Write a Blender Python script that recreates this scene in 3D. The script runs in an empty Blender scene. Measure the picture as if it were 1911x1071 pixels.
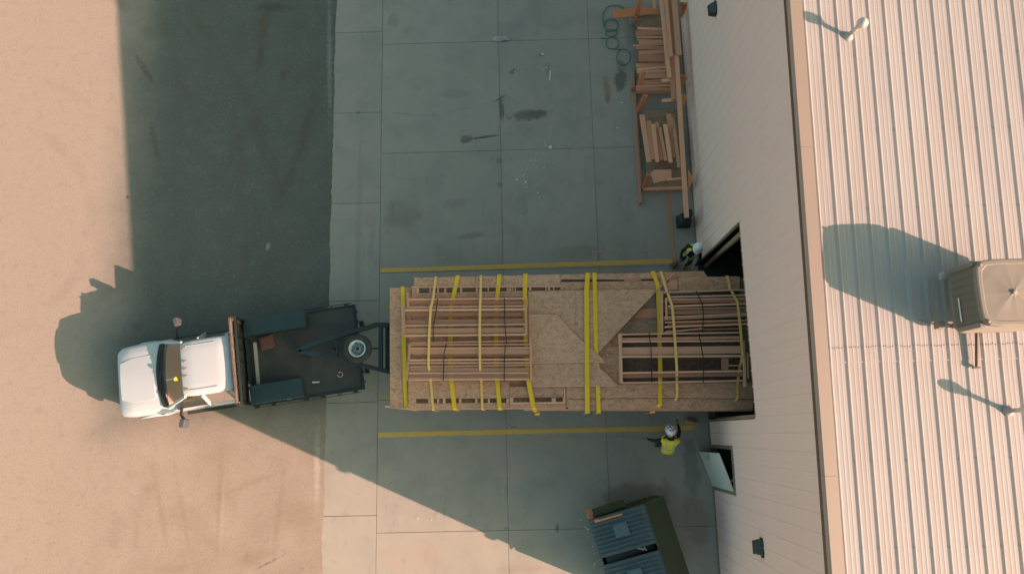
import bpy, bmesh, math, random
from mathutils import Vector, Matrix, Quaternion, noise
random.seed(7)
S = bpy.context.scene
col = S.collection
PI = math.pi

# ------------------------------------------------------------------ camera
CAM_H = 22.0
ROT = Matrix(((0.99965, 0.02426, 0.010555), (-0.021783, 0.98114, -0.192066), (-0.015015, 0.191769, 0.981325)))
FPX, CX, CY = 1400.0, 955.5, 535.5
cd = bpy.data.cameras.new('camera'); cam = bpy.data.objects.new('camera', cd); col.objects.link(cam)
cd.sensor_width = 36.0; cd.lens = FPX / 1911.0 * 36.0; cd.clip_end = 2000
cam.matrix_world = Matrix.Translation((0, 0, CAM_H)) @ ROT.to_quaternion().to_matrix().to_4x4()
S.camera = cam

def P(px, py, z=0.0):
    """point of the place seen at a spot of the photograph, at a height z"""
    d = ROT @ Vector(((px - CX) / FPX, -(py - CY) / FPX, -1.0))
    t = (z - CAM_H) / d.z
    return Vector((0, 0, CAM_H)) + d * t

# ------------------------------------------------------------------ light
W = bpy.data.worlds.new('World'); S.world = W; W.use_nodes = True
wn = W.node_tree; bg = wn.nodes['Background']
sky = wn.nodes.new('ShaderNodeTexSky'); sky.sky_type = 'NISHITA'; sky.sun_disc = False
SUN = Vector((2.137, -0.972, 1.0)).normalized()
sky.sun_elevation = math.asin(SUN.z); sky.sun_rotation = math.atan2(SUN.x, SUN.y)
sky.air_density = 1.0; sky.dust_density = 2.5; sky.ozone_density = 0.6
tint = wn.nodes.new('ShaderNodeMix'); tint.data_type = 'RGBA'; tint.blend_type = 'MULTIPLY'
tint.inputs[0].default_value = 1.0; tint.inputs[7].default_value = (0.91, 1.0, 0.72, 1)
wn.links.new(sky.outputs[0], tint.inputs[6]); wn.links.new(tint.outputs[2], bg.inputs[0])
bg.inputs[1].default_value = 0.102
sd = bpy.data.lights.new('sun', 'SUN'); so = bpy.data.objects.new('sun', sd); col.objects.link(so)
sd.energy = 4.35; sd.angle = math.radians(0.3); sd.color = (1.0, 0.62, 0.485)
so.rotation_euler = (-SUN).to_track_quat('-Z', 'Y').to_euler(); so.location = (20, -10, 30)
S.view_settings.view_transform = 'Standard'; S.view_settings.look = 'None'
S.view_settings.gamma = 1; S.view_settings.use_curve_mapping = False
S.view_settings.exposure = 1.37

# ------------------------------------------------------------------ materials
def mat(name, color, rough=0.7, metal=0.0, noise_amt=0.0, noise_scale=3.0, color2=None, rnd=0.0, stretch=(1, 1, 1),
        coord='world', bump=0.0, bump_scale=None, spec=0.5, detail=6):
    m = bpy.data.materials.new(name); m.use_nodes = True
    n = m.node_tree.nodes; l = m.node_tree.links; b = n['Principled BSDF']
    b.inputs['Roughness'].default_value = rough; b.inputs['Metallic'].default_value = metal
    b.inputs['Specular IOR Level'].default_value = spec
    out = None
    if coord == 'world':
        g = n.new('ShaderNodeNewGeometry'); co = g.outputs['Position']
    else:
        g = n.new('ShaderNodeTexCoord'); co = g.outputs['Object']
    mp = n.new('ShaderNodeMapping'); mp.inputs['Scale'].default_value = stretch; l.new(co, mp.inputs[0])
    oi = None
    if coord != 'world' or rnd:
        oi = n.new('ShaderNodeObjectInfo')
    if coord != 'world':
        ad = n.new('ShaderNodeVectorMath'); ad.operation = 'ADD'
        mu = n.new('ShaderNodeMath'); mu.operation = 'MULTIPLY'; mu.inputs[1].default_value = 37.0
        l.new(oi.outputs['Random'], mu.inputs[0]); l.new(mp.outputs[0], ad.inputs[0]); l.new(mu.outputs[0], ad.inputs[1])
        vec = ad.outputs[0]
    else:
        vec = mp.outputs[0]
    nz = n.new('ShaderNodeTexNoise'); nz.inputs['Scale'].default_value = noise_scale; nz.inputs['Detail'].default_value = detail
    l.new(vec, nz.inputs['Vector'])
    mx = n.new('ShaderNodeMix'); mx.data_type = 'RGBA'
    c2 = color2 or tuple(c * 0.6 for c in color)
    mx.inputs[6].default_value = (*color, 1); mx.inputs[7].default_value = (*c2, 1)
    r = n.new('ShaderNodeMapRange'); r.inputs[1].default_value = 0.35; r.inputs[2].default_value = 0.7
    r.inputs[4].default_value = noise_amt
    l.new(nz.outputs[0], r.inputs[0]); l.new(r.outputs[0], mx.inputs[0]); out = mx.outputs[2]
    if rnd:
        mr = n.new('ShaderNodeMapRange'); mr.inputs[3].default_value = 1 - rnd; mr.inputs[4].default_value = 1 + rnd
        l.new(oi.outputs['Random'], mr.inputs[0])
        hs = n.new('ShaderNodeHueSaturation'); l.new(mr.outputs[0], hs.inputs['Value']); l.new(out, hs.inputs['Color']); out = hs.outputs[0]
    l.new(out, b.inputs['Base Color'])
    if bump:
        bn = n.new('ShaderNodeTexNoise'); bn.inputs['Scale'].default_value = bump_scale or noise_scale * 4; bn.inputs['Detail'].default_value = 8
        l.new(vec, bn.inputs['Vector'])
        bp = n.new('ShaderNodeBump'); bp.inputs['Strength'].default_value = bump; bp.inputs['Distance'].default_value = 0.02
        l.new(bn.outputs[0], bp.inputs['Height']); l.new(bp.outputs[0], b.inputs['Normal'])
    m['out'] = 0
    return m

def nodes(m):
    return m.node_tree.nodes, m.node_tree.links, m.node_tree.nodes['Principled BSDF']

def base_socket(m):
    b = m.node_tree.nodes['Principled BSDF'].inputs['Base Color']
    return b.links[0].from_socket

def over(m, fac, color):
    """lay a colour over the base colour by a factor socket"""
    n, l, b = nodes(m)
    src = base_socket(m)
    mx = n.new('ShaderNodeMix'); mx.data_type = 'RGBA'
    l.new(fac, mx.inputs[0]); l.new(src, mx.inputs[6]); mx.inputs[7].default_value = (*color, 1)
    l.new(mx.outputs[2], b.inputs['Base Color'])

def ellipse_mask(m, cx, cy, rx, ry, ang=0.0, strength=1.0, wob=0.35, soft=0.35, wscale=2.5):
    n, l, b = nodes(m)
    g = n.new('ShaderNodeNewGeometry')
    sb = n.new('ShaderNodeVectorMath'); sb.operation = 'SUBTRACT'; sb.inputs[1].default_value = (cx, cy, 0); l.new(g.outputs['Position'], sb.inputs[0])
    mp = n.new('ShaderNodeMapping'); mp.vector_type = 'TEXTURE'; mp.inputs['Rotation'].default_value = (0, 0, ang)
    mp.inputs['Scale'].default_value = (rx, ry, 100); l.new(sb.outputs[0], mp.inputs[0])
    le = n.new('ShaderNodeVectorMath'); le.operation = 'LENGTH'; l.new(mp.outputs[0], le.inputs[0])
    nz = n.new('ShaderNodeTexNoise'); nz.inputs['Scale'].default_value = wscale; nz.inputs['Detail'].default_value = 5; l.new(g.outputs['Position'], nz.inputs['Vector'])
    ma = n.new('ShaderNodeMath'); ma.operation = 'MULTIPLY_ADD'; ma.inputs[1].default_value = wob * 2; l.new(nz.outputs[0], ma.inputs[0]); l.new(le.outputs['Value'], ma.inputs[2])
    r = n.new('ShaderNodeMapRange'); r.interpolation_type = 'SMOOTHSTEP'
    r.inputs[1].default_value = 1 + wob; r.inputs[2].default_value = 1 + wob - soft; r.inputs[3].default_value = 0; r.inputs[4].default_value = strength
    l.new(ma.outputs[0], r.inputs[0])
    return r.outputs[0]

def noise_mask(m, scale, lo, hi, strength=1.0, stretch=(1, 1, 1), detail=4, rot=0.0, off=(0, 0, 0)):
    n, l, b = nodes(m)
    g = n.new('ShaderNodeNewGeometry')
    mp = n.new('ShaderNodeMapping'); mp.inputs['Scale'].default_value = stretch; mp.inputs['Rotation'].default_value = (0, 0, rot); mp.inputs['Location'].default_value = off
    l.new(g.outputs['Position'], mp.inputs[0])
    nz = n.new('ShaderNodeTexNoise'); nz.inputs['Scale'].default_value = scale; nz.inputs['Detail'].default_value = detail; l.new(mp.outputs[0], nz.inputs['Vector'])
    r = n.new('ShaderNodeMapRange'); r.inputs[1].default_value = lo; r.inputs[2].default_value = hi; r.inputs[4].default_value = strength
    l.new(nz.outputs[0], r.inputs[0])
    return r.outputs[0]

# concrete with its stains
M_conc = mat('concrete', (0.335, 0.305, 0.265), 0.85, 0, 0.4, 0.55, (0.285, 0.262, 0.232), rnd=0.035, bump=0.08, bump_scale=40, detail=8)
over(M_conc, noise_mask(M_conc, 0.9, 0.48, 0.70, 0.55, off=(3, 1, 0), detail=7), (0.235, 0.228, 0.205))
over(M_conc, noise_mask(M_conc, 1.3, 0.52, 0.72, 0.40, off=(13, 6, 0), detail=7), (0.40, 0.335, 0.275))
over(M_conc, noise_mask(M_conc, 2.6, 0.55, 0.75, 0.35, off=(9, 4, 0), detail=8), (0.38, 0.35, 0.31))
over(M_conc, noise_mask(M_conc, 55, 0.60, 0.8, 0.35), (0.19, 0.175, 0.16))
over(M_conc, noise_mask(M_conc, 3.4, 0.62, 0.78, 0.45, off=(20, 5, 0), detail=8), (0.17, 0.165, 0.15))
over(M_conc, noise_mask(M_conc, 1.1, 0.60, 0.72, 0.30, stretch=(3, .5, 1), off=(2, 15, 0), detail=6), (0.19, 0.185, 0.17))
for (px, py, rx, ry, a, st, c) in [
        (1158, 150, .26, .46, 0, .62, (0.120, 0.108, 0.096)), (1160, 125, .2, .3, 0, .35, (0.160, 0.144, 0.128)), (1178, 60, .3, .9, 0, .35, (0.200, 0.176, 0.160)),
        (1133, 165, .13, .55, .1, .5, (0.288, 0.160, 0.096)), (1133, 185, .09, .22, .1, .45, (0.272, 0.128, 0.072)),
        (988, 215, .78, .23, .06, .6, (0.136, 0.124, 0.104)), (1000, 213, .35, .16, .06, .35, (0.096, 0.088, 0.080)), (936, 205, .10, .48, .05, .7, (0.120, 0.112, 0.096)),
        (870, 260, .24, .16, .1, .65, (0.136, 0.120, 0.096)), (905, 256, .55, .055, .12, .75, (0.096, 0.088, 0.072)), (934, 184, .25, .05, .5, .6, (0.112, 0.104, 0.088)),
        (937, 75, .40, .13, 0, .5, (0.128, 0.120, 0.104)), (1010, 103, .1, .08, 0, .6, (0.120, 0.112, 0.096)), (958, 134, .16, .10, .5, .55, (0.128, 0.112, 0.096)),
        (1023, 130, .12, .28, .1, .3, (0.160, 0.144, 0.128)), (850, 175, .6, .2, 0, .25, (0.192, 0.208, 0.200)), (750, 400, .75, .55, .3, .32, (0.216, 0.168, 0.120)),
        (880, 440, .55, .12, .1, .40, (0.160, 0.160, 0.144)), (850, 380, .5, .2, .1, .25, (0.176, 0.160, 0.144)), (932, 300, .12, .12, 0, .4, (0.128, 0.128, 0.120)), (932, 345, .1, .1, 0, .4, (0.128, 0.128, 0.120)),
        (1080, 470, .9, .25, 0, .28, (0.240, 0.176, 0.120)), (1290, 870, .3, 1.0, 0, .35, (0.128, 0.120, 0.104)), (1185, 925, 1.3, .5, .1, .45, (0.160, 0.136, 0.104)), (1300, 970, .5, .9, .1, .3, (0.208, 0.160, 0.112)),
        (735, 40, .25, .3, 0, .25, (0.160, 0.160, 0.144)), (668, 210, .08, .08, 0, .5, (0.160, 0.160, 0.144)), (668, 500, .11, 5.0, 0, .22, (0.200, 0.160, 0.128)), (690, 410, .3, .35, 0, .25, (0.336, 0.208, 0.144)),
        (1040, 985, .06, .15, 0, .6, (0.128, 0.104, 0.080)), (945, 985, .12, .05, 0, .4, (0.160, 0.144, 0.128)), (960, 60, .8, .5, 0, .18, (0.240, 0.240, 0.224)),
        (973, 1060, .9, .12, 0, .2, (0.320, 0.200, 0.160)), (770, 1040, 1.2, .5, 0, .25, (0.368, 0.264, 0.216))]:
    p = P(px, py, 0)
    over(M_conc, ellipse_mask(M_conc, p.x, p.y, rx, ry, a, min(.85, st * 1.3), wob=.6, soft=.5, wscale=min(14, 1.3 / min(rx, ry))), c)

# asphalt: dust and tyre tracks, plus tones painted to follow sun and building shade
M_asph = mat('dusty_sun_shade_asphalt', (0.110, 0.118, 0.105), 0.95, 0, 0.55, 1.1, (0.085, 0.088, 0.078), bump=0.35, bump_scale=30, detail=9)
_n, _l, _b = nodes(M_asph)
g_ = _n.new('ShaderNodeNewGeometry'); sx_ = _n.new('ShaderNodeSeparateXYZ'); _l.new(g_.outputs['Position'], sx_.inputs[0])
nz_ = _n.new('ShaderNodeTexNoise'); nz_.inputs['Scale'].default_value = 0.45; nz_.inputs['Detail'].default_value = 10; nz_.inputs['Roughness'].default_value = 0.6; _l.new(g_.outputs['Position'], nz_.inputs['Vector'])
mr_ = _n.new('ShaderNodeMapRange'); mr_.inputs[1].default_value = -10.6; mr_.inputs[2].default_value = -13.6; mr_.inputs[3].default_value = 0.0; mr_.inputs[4].default_value = 1.0  # ramp across the building's shadow edge, towards the sunlit left
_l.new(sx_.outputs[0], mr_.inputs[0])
mry = _n.new('ShaderNodeMapRange'); mry.inputs[1].default_value = 1.9; mry.inputs[2].default_value = -0.5; mry.inputs[3].default_value = 0.0; mry.inputs[4].default_value = 0.88  # ramp towards the sunlit lower ground
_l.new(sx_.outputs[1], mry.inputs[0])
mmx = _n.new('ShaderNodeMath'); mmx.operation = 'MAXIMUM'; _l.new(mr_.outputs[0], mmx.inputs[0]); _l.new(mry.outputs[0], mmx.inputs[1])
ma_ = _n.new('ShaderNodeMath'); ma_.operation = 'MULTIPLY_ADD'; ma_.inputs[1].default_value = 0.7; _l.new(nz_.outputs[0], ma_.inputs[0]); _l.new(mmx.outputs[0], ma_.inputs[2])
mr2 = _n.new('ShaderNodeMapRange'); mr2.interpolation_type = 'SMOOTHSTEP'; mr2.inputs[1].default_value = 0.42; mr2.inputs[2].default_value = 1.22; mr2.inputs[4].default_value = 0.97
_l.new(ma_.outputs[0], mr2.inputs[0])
over(M_asph, mr2.outputs[0], (0.335, 0.275, 0.23))  # painted light: paler colour in the sunlit zones, dark base left in the shade
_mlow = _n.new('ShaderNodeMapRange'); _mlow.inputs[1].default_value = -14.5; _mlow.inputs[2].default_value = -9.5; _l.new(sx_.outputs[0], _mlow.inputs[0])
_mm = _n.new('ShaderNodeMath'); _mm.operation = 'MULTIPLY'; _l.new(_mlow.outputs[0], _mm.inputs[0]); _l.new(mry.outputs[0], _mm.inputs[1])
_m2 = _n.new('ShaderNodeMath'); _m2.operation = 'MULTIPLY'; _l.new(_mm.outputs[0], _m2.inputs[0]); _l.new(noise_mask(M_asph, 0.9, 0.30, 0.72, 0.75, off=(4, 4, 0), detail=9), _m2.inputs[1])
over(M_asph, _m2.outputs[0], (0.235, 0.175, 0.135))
over(M_asph, noise_mask(M_asph, 24, 0.50, 0.68, 0.24, detail=3), (0.10, 0.085, 0.07))
over(M_asph, noise_mask(M_asph, 30, 0.54, 0.68, 0.22, off=(4, 4, 0), detail=3), (0.34, 0.30, 0.26))
over(M_asph, noise_mask(M_asph, 14, 0.58, 0.72, 0.14), (0.33, 0.30, 0.26))
over(M_asph, noise_mask(M_asph, 60, 0.62, 0.74, 0.35), (0.36, 0.33, 0.29))
over(M_asph, noise_mask(M_asph, 5, 0.60, 0.76, 0.18, off=(2, 7, 0)), (0.10, 0.085, 0.07))
over(M_asph, noise_mask(M_asph, 18, 0.58, 0.72, 0.26, stretch=(1, .6, 1), off=(5, 3, 0)), (0.14, 0.11, 0.09))
over(M_asph, noise_mask(M_asph, 1.6, 0.55, 0.75, 0.12, off=(5, 2, 0)), (0.30, 0.26, 0.22))
over(M_asph, noise_mask(M_asph, 3.2, 0.56, 0.72, 0.14, off=(8, 2, 0)), (0.13, 0.105, 0.085))
over(M_asph, noise_mask(M_asph, 9, 0.60, 0.74, 0.30, off=(1, 2, 0), detail=8), (0.32, 0.275, 0.23))
def ring_mask(m, cx, cy, r, w, strength, a0=None):
    n, l, b = nodes(m)
    g = n.new('ShaderNodeNewGeometry')
    sb = n.new('ShaderNodeVectorMath'); sb.operation = 'SUBTRACT'; sb.inputs[1].default_value = (cx, cy, 0); l.new(g.outputs['Position'], sb.inputs[0])
    le = n.new('ShaderNodeVectorMath'); le.operation = 'LENGTH'; l.new(sb.outputs[0], le.inputs[0])
    s1 = n.new('ShaderNodeMath'); s1.operation = 'SUBTRACT'; s1.inputs[1].default_value = r; l.new(le.outputs['Value'], s1.inputs[0])
    ab = n.new('ShaderNodeMath'); ab.operation = 'ABSOLUTE'; l.new(s1.outputs[0], ab.inputs[0])
    nz = n.new('ShaderNodeTexNoise'); nz.inputs['Scale'].default_value = 0.8; nz.inputs['Detail'].default_value = 6; l.new(g.outputs['Position'], nz.inputs['Vector'])
    r1 = n.new('ShaderNodeMapRange'); r1.inputs[1].default_value = w; r1.inputs[2].default_value = w * .3; r1.inputs[4].default_value = 1; l.new(ab.outputs[0], r1.inputs[0])
    r2 = n.new('ShaderNodeMapRange'); r2.inputs[1].default_value = .42; r2.inputs[2].default_value = .62; r2.inputs[4].default_value = strength; l.new(nz.outputs[0], r2.inputs[0])
    mu = n.new('ShaderNodeMath'); mu.operation = 'MULTIPLY'; l.new(r1.outputs[0], mu.inputs[0]); l.new(r2.outputs[0], mu.inputs[1])
    return mu.outputs[0]
for (cx_, cy_, r_, w_, s_) in [(-16.5, 6.5, 3.4, .25, .12), (-16.3, 6.9, 4.6, .2, .10), (-22, 4, 15.0, .3, .45), (-22.2, 5, 13.1, .3, .35), (-1.0, 4.0, 9.2, .3, .35), (-20.5, 6, 12.2, .22, .35), (-26, 8, 15.5, .3, .12)]:
    _rm = _n.new('ShaderNodeMath'); _rm.operation = 'MULTIPLY'; _ry = _n.new('ShaderNodeMapRange'); _ry.inputs[1].default_value = 1.0; _ry.inputs[2].default_value = 4.0; _ry.inputs[3].default_value = 0.12
    _l.new(sx_.outputs[1], _ry.inputs[0]); _l.new(_ry.outputs[0], _rm.inputs[0]); _l.new(ring_mask(M_asph, cx_, cy_, r_, w_, s_), _rm.inputs[1])
    over(M_asph, _rm.outputs[0], (.105, .085, .065))
for (px, py, rx, ry, a, st, c) in [(493, 50, .32, 1.6, -.1, .55, (.11, .085, .065)), (485, 110, .22, .9, -.1, .5, (.1, .08, .06)), (530, 140, .22, .5, -.5, .5, (.1, .08, .06)), (575, 230, .3, 1.7, -.25, .5, (.1, .085, .065)),
        (540, 330, .28, 1.6, -.35, .45, (.1, .085, .065)), (270, 130, .15, .9, .6, .5, (.1, .085, .07)), (290, 270, .16, 1.2, .25, .45, (.1, .085, .07)), (255, 610, .3, .25, 0, .5, (.09, .075, .055)),
        (275, 910, .28, .25, 0, .35, (.2, .15, .1)), (475, 1040, .9, .35, .3, .45, (.19, .145, .1)), (500, 1050, .6, .05, .45, .7, (.1, .08, .06)), (320, 1060, .9, .2, .1, .4, (.2, .15, .1)),
        (300, 950, .14, 1.8, .25, .45, (.2, .155, .11)), (340, 950, .12, 1.9, .25, .35, (.2, .155, .11)), (520, 960, .14, 1.8, -.1, .45, (.2, .15, .11)), (470, 900, 1.3, .12, .35, .35, (.2, .15, .11)), (410, 930, .12, 1.9, 0, .35, (.18, .14, .1)), (415, 960, .10, 1.6, 0, .22, (.45, .38, .3)), (255, 990, .1, .5, 0, .3, (.2, .16, .11)), (592, 870, .13, 1.6, .02, .6, (.48, .42, .36)), (560, 960, .8, .6, 0, .3, (.26, .2, .14)),
        (500, 460, .10, .16, -.4, .6, (.4, .42, .42)), (615, 100, .12, 3.4, .03, .25, (.34, .35, .34)), (620, 60, .13, .6, 0, .3, (.09, .1, .08)), (510, 15, .9, .25, 0, .5, (.07, .075, .06)), (238, 368, .09, .07, 0, .9, (.05, .045, .04))]:
    p = P(px, py, 0)
    over(M_asph, ellipse_mask(M_asph, p.x, p.y, rx, ry, a, min(.8, st * (1.35 if py < 450 else .8)), wob=.7, soft=.9, wscale=min(9, 1.1 / min(rx, ry))), c)

M_joint = mat('joint_dirt', (0.18, 0.16, 0.14), 0.95)
M_yel = mat('yellow_marking', (0.70, 0.41, 0.07), 0.8, 0, 0.8, 2.2, (0.58, 0.36, 0.12), stretch=(.6, 4, 1))
over(M_yel, noise_mask(M_yel, 9, 0.56, 0.72, 0.8), (.36, .31, .24))
M_yelworn = mat('worn_yellow_marking', (0.40, 0.30, 0.12), 0.85, 0, 0.9, 3.0, (0.36, 0.32, 0.26))
M_orange = mat('orange_floor_paint', (0.46, 0.25, 0.11), 0.85, 0, 0.9, 3.0, (0.38, 0.26, 0.18))
M_orangefaint = mat('faded_orange_floor_paint', (0.40, 0.28, 0.20), 0.85, 0, 0.95, 3.0, (0.36, 0.31, 0.26))
M_wall = mat('beige_wall_sheet', (0.88, 0.645, 0.615), 0.5, 0, 0.4, 0.6, (0.83, 0.60, 0.565), bump=0.03, bump_scale=3, spec=0.4)
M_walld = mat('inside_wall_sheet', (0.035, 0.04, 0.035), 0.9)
M_jamb = mat('brown_jamb_trim', (0.24, 0.185, 0.13), 0.55, 0, 0.4, 3)
M_jambedge = mat('jamb_edge_steel', (0.50, 0.38, 0.28), 0.5)
M_roof = mat('pale_roof_sheet', (0.325, 0.30, 0.30), 0.6, 0.0, 0.6, 0.8, (0.36, 0.325, 0.32), rnd=0.03, stretch=(1.5, .25, 1), spec=0.5)
over(M_roof, noise_mask(M_roof, 1.5, 0.45, 0.75, 0.55, stretch=(.9, .2, 1)), (.285, .24, .225))
over(M_roof, noise_mask(M_roof, 4.0, 0.58, 0.78, 0.40, stretch=(3, .3, 1), off=(3, 3, 0), detail=8), (.24, .19, .17))
over(M_roof, noise_mask(M_roof, 20, 0.62, 0.75, 0.25), (.40, .32, .30))
M_lap = mat('roof_lap_edge', (0.36, 0.30, 0.27), 0.6)
M_trim = mat('tan_rake_trim', (0.20, 0.16, 0.138), 0.6, 0, 0.5, 0.7, (0.225, 0.18, 0.155), stretch=(1, .5, 1), bump=0.15, bump_scale=1.2)
M_fascia = mat('brown_fascia', (0.14, 0.085, 0.06), 0.6)
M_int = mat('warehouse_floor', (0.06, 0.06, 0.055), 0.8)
M_wood = mat('pine_lumber', (0.715, 0.356, 0.221), 0.8, 0, 0.7, 3.0, (0.563, 0.264, 0.156), rnd=0.16, stretch=(1.2, 7, 7), coord='object')
M_woodp = mat('pale_pine_edge', (0.836, 0.442, 0.282), 0.8, 0, 0.6, 3.0, (0.684, 0.344, 0.216), rnd=0.12, stretch=(1.2, 7, 7), coord='object')
M_woodo = mat('weathered_orange_board', (0.700, 0.270, 0.122), 0.8, 0, 0.7, 3.0, (0.517, 0.194, 0.084), rnd=0.2, stretch=(1.2, 6, 6), coord='object')
M_woodb = mat('brown_wide_board', (0.548, 0.254, 0.156), 0.8, 0, 0.7, 3.0, (0.425, 0.194, 0.113), rnd=0.14, stretch=(1.0, 5, 5), coord='object')
M_woodold = mat('grey_old_board', (0.501, 0.259, 0.170), 0.85, 0, 0.7, 3.0, (0.364, 0.194, 0.132), rnd=0.15, stretch=(1, 6, 6), coord='object')
M_red = mat('red_paint_end', (0.42, 0.09, 0.05), 0.7)

def osb(name, c1, c2, c3):
    m = bpy.data.materials.new(name); m.use_nodes = True
    n, l, b = nodes(m); b.inputs['Roughness'].default_value = 0.8
    g = n.new('ShaderNodeNewGeometry'); oi = n.new('ShaderNodeObjectInfo')
    mu = n.new('ShaderNodeMath'); mu.operation = 'MULTIPLY'; mu.inputs[1].default_value = 53; l.new(oi.outputs['Random'], mu.inputs[0])
    ad = n.new('ShaderNodeVectorMath'); l.new(g.outputs['Position'], ad.inputs[0]); l.new(mu.outputs[0], ad.inputs[1])
    nz = n.new('ShaderNodeTexNoise'); nz.inputs['Scale'].default_value = 5; nz.inputs['Detail'].default_value = 3; l.new(ad.outputs[0], nz.inputs['Vector'])
    sc = n.new('ShaderNodeVectorMath'); sc.operation = 'SCALE'; sc.inputs['Scale'].default_value = 0.35; l.new(nz.outputs['Color'], sc.inputs[0])
    a2 = n.new('ShaderNodeVectorMath'); l.new(ad.outputs[0], a2.inputs[0]); l.new(sc.outputs[0], a2.inputs[1])
    last = None
    for k, (ang, s) in enumerate([(0.5, 1.0), (-0.9, 1.25)]):
        mp = n.new('ShaderNodeMapping'); mp.inputs['Rotation'].default_value = (0, 0, ang); mp.inputs['Scale'].default_value = (9 * s, 34 * s, 9)
        l.new(a2.outputs[0], mp.inputs[0])
        vo = n.new('ShaderNodeTexVoronoi'); vo.inputs['Scale'].default_value = 1.0; l.new(mp.outputs[0], vo.inputs['Vector'])
        sp = n.new('ShaderNodeSeparateColor'); l.new(vo.outputs['Color'], sp.inputs[0])
        cr = n.new('ShaderNodeValToRGB'); cr.color_ramp.elements[0].color = (*c2, 1); cr.color_ramp.elements[1].color = (*c1, 1)
        e = cr.color_ramp.elements.new(0.15); e.color = (*c3, 1); e = cr.color_ramp.elements.new(0.35); e.color = (*c2, 1)
        cr.color_ramp.elements[0].color = (*c3, 1)
        l.new(sp.outputs[0], cr.inputs[0])
        if last is None: last = cr.outputs[0]
        else:
            mx = n.new('ShaderNodeMix'); mx.data_type = 'RGBA'; mx.inputs[0].default_value = 0.5
            l.new(last, mx.inputs[6]); l.new(cr.outputs[0], mx.inputs[7]); last = mx.outputs[2]
    hs = n.new('ShaderNodeHueSaturation'); mr = n.new('ShaderNodeMapRange'); mr.inputs[3].default_value = .93; mr.inputs[4].default_value = 1.07
    l.new(oi.outputs['Random'], mr.inputs[0]); l.new(mr.outputs[0], hs.inputs['Value']); l.new(last, hs.inputs['Color'])
    l.new(hs.outputs[0], b.inputs['Base Color'])
    return m
M_osb = osb('strand_board', (0.743, 0.399, 0.247), (0.597, 0.311, 0.187), (0.405, 0.210, 0.123))
M_osbl = osb('strand_board_light', (0.788, 0.436, 0.275), (0.663, 0.358, 0.222), (0.472, 0.251, 0.151))
M_osbd = osb('strand_board_shaded_weathered', (0.407, 0.274, 0.179), (0.320, 0.211, 0.137), (0.204, 0.137, 0.090))  # darker copy: shade painted into slots and under frames; also worn rack shelves
M_osbdd = osb('strand_board_deep_shade', (0.20, 0.125, 0.085), (0.15, 0.095, 0.065), (0.09, 0.055, 0.04))  # darkest copy, painting the deep shade in the gaps of the load
M_strap = mat('yellow_webbing', (0.98, 0.58, 0.012), 0.5, 0, 0.4, 6, (0.90, 0.50, 0.02))
M_strap2 = mat('faded_yellow_webbing', (0.97, 0.57, 0.17), 0.6, 0, 0.4, 6, (0.88, 0.50, 0.15))
M_blackstrap = mat('black_webbing', (0.02, 0.02, 0.02), 0.6)
M_white = mat('white_truck_paint', (0.47, 0.50, 0.535), 0.25, 0, 0.25, 2.0, (0.44, 0.465, 0.495), coord='object', spec=0.6)
M_blackpl = mat('black_plastic', (0.03, 0.03, 0.03), 0.45)
M_greypl = mat('grey_mirror_shell', (0.075, 0.08, 0.085), 0.7, spec=0.2)
M_darksteel = mat('dark_blue_steel', (0.014, 0.025, 0.028), 0.55, 0, 0.7, 2.5, (0.024, 0.034, 0.034), bump=0.1, coord='object')
M_boxsteel = mat('tool_box_steel', (0.016, 0.036, 0.042), 0.5, 0, 0.7, 2.5, (0.035, 0.056, 0.062), coord='object')
M_bed = mat('worn_bed_steel', (0.038, 0.044, 0.042), 0.7, 0, 0.95, 2.2, (0.075, 0.058, 0.048), coord='object', bump=0.15, detail=9)
M_rust = mat('rusty_steel', (0.17, 0.115, 0.085), 0.85, 0, 0.9, 9, (0.09, 0.06, 0.045), coord='object', bump=0.2)
M_redb = mat('red_brown_pad', (0.15, 0.06, 0.045), 0.8, 0, 0.6, 6, (0.09, 0.045, 0.035))
M_chrome = mat('chrome_trim', (0.55, 0.55, 0.55), 0.25, 0.9)
M_amber = mat('amber_lens', (0.42, 0.20, 0.11), 0.3)
M_headl = mat('headlight_lens', (0.55, 0.55, 0.52), 0.15)
M_tyre = mat('tyre_rubber', (0.035, 0.034, 0.032), 0.8, 0, 0.5, 8, (0.06, 0.055, 0.05))
M_rim = mat('pale_blue_rim', (0.55, 0.60, 0.60), 0.4, 0.2, 0.4, 6, (0.32, 0.38, 0.40))
M_rimd = mat('shaded_blue_disc', (0.13, 0.19, 0.21), 0.45)
M_rimh = mat('pale_hub', (0.30, 0.36, 0.37), 0.4)
M_seat = mat('tan_cab_interior', (0.78, 0.54, 0.38), 0.8)
M_green = mat('green_dumpster_paint', (0.036, 0.058, 0.027), 0.55, 0, 0.8, 2.5, (0.055, 0.058, 0.028), bump=0.05)
M_greenp = mat('olive_dumpster_paint', (0.075, 0.085, 0.022), 0.6, 0, 0.7, 4, (0.05, 0.055, 0.02))
M_lid = mat('slate_plastic_lid', (0.075, 0.11, 0.12), 0.45, 0, 0.8, 2.0, (0.05, 0.075, 0.085), coord='world')
M_lidpatch = mat('pale_faded_lid_patch', (0.09, 0.135, 0.15), 0.5)
M_hose = mat('green_hose', (0.045, 0.16, 0.115), 0.6)
M_rubber = mat('black_rubber_block', (0.018, 0.03, 0.03), 0.7)
M_whitebit = mat('white_scrap', (0.62, 0.64, 0.64), 0.7)
M_greybit = mat('pale_stone', (0.36, 0.32, 0.27), 0.8)
M_vest = mat('hi_vis_fabric', (0.80, 0.66, 0.04), 0.7, 0, 0.4, 8, (0.68, 0.56, 0.03), coord='object')
M_shirt = mat('black_shirt', (0.014, 0.020, 0.017), 0.85)
M_pants = mat('dark_blue_jeans', (0.035, 0.05, 0.06), 0.9)
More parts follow.
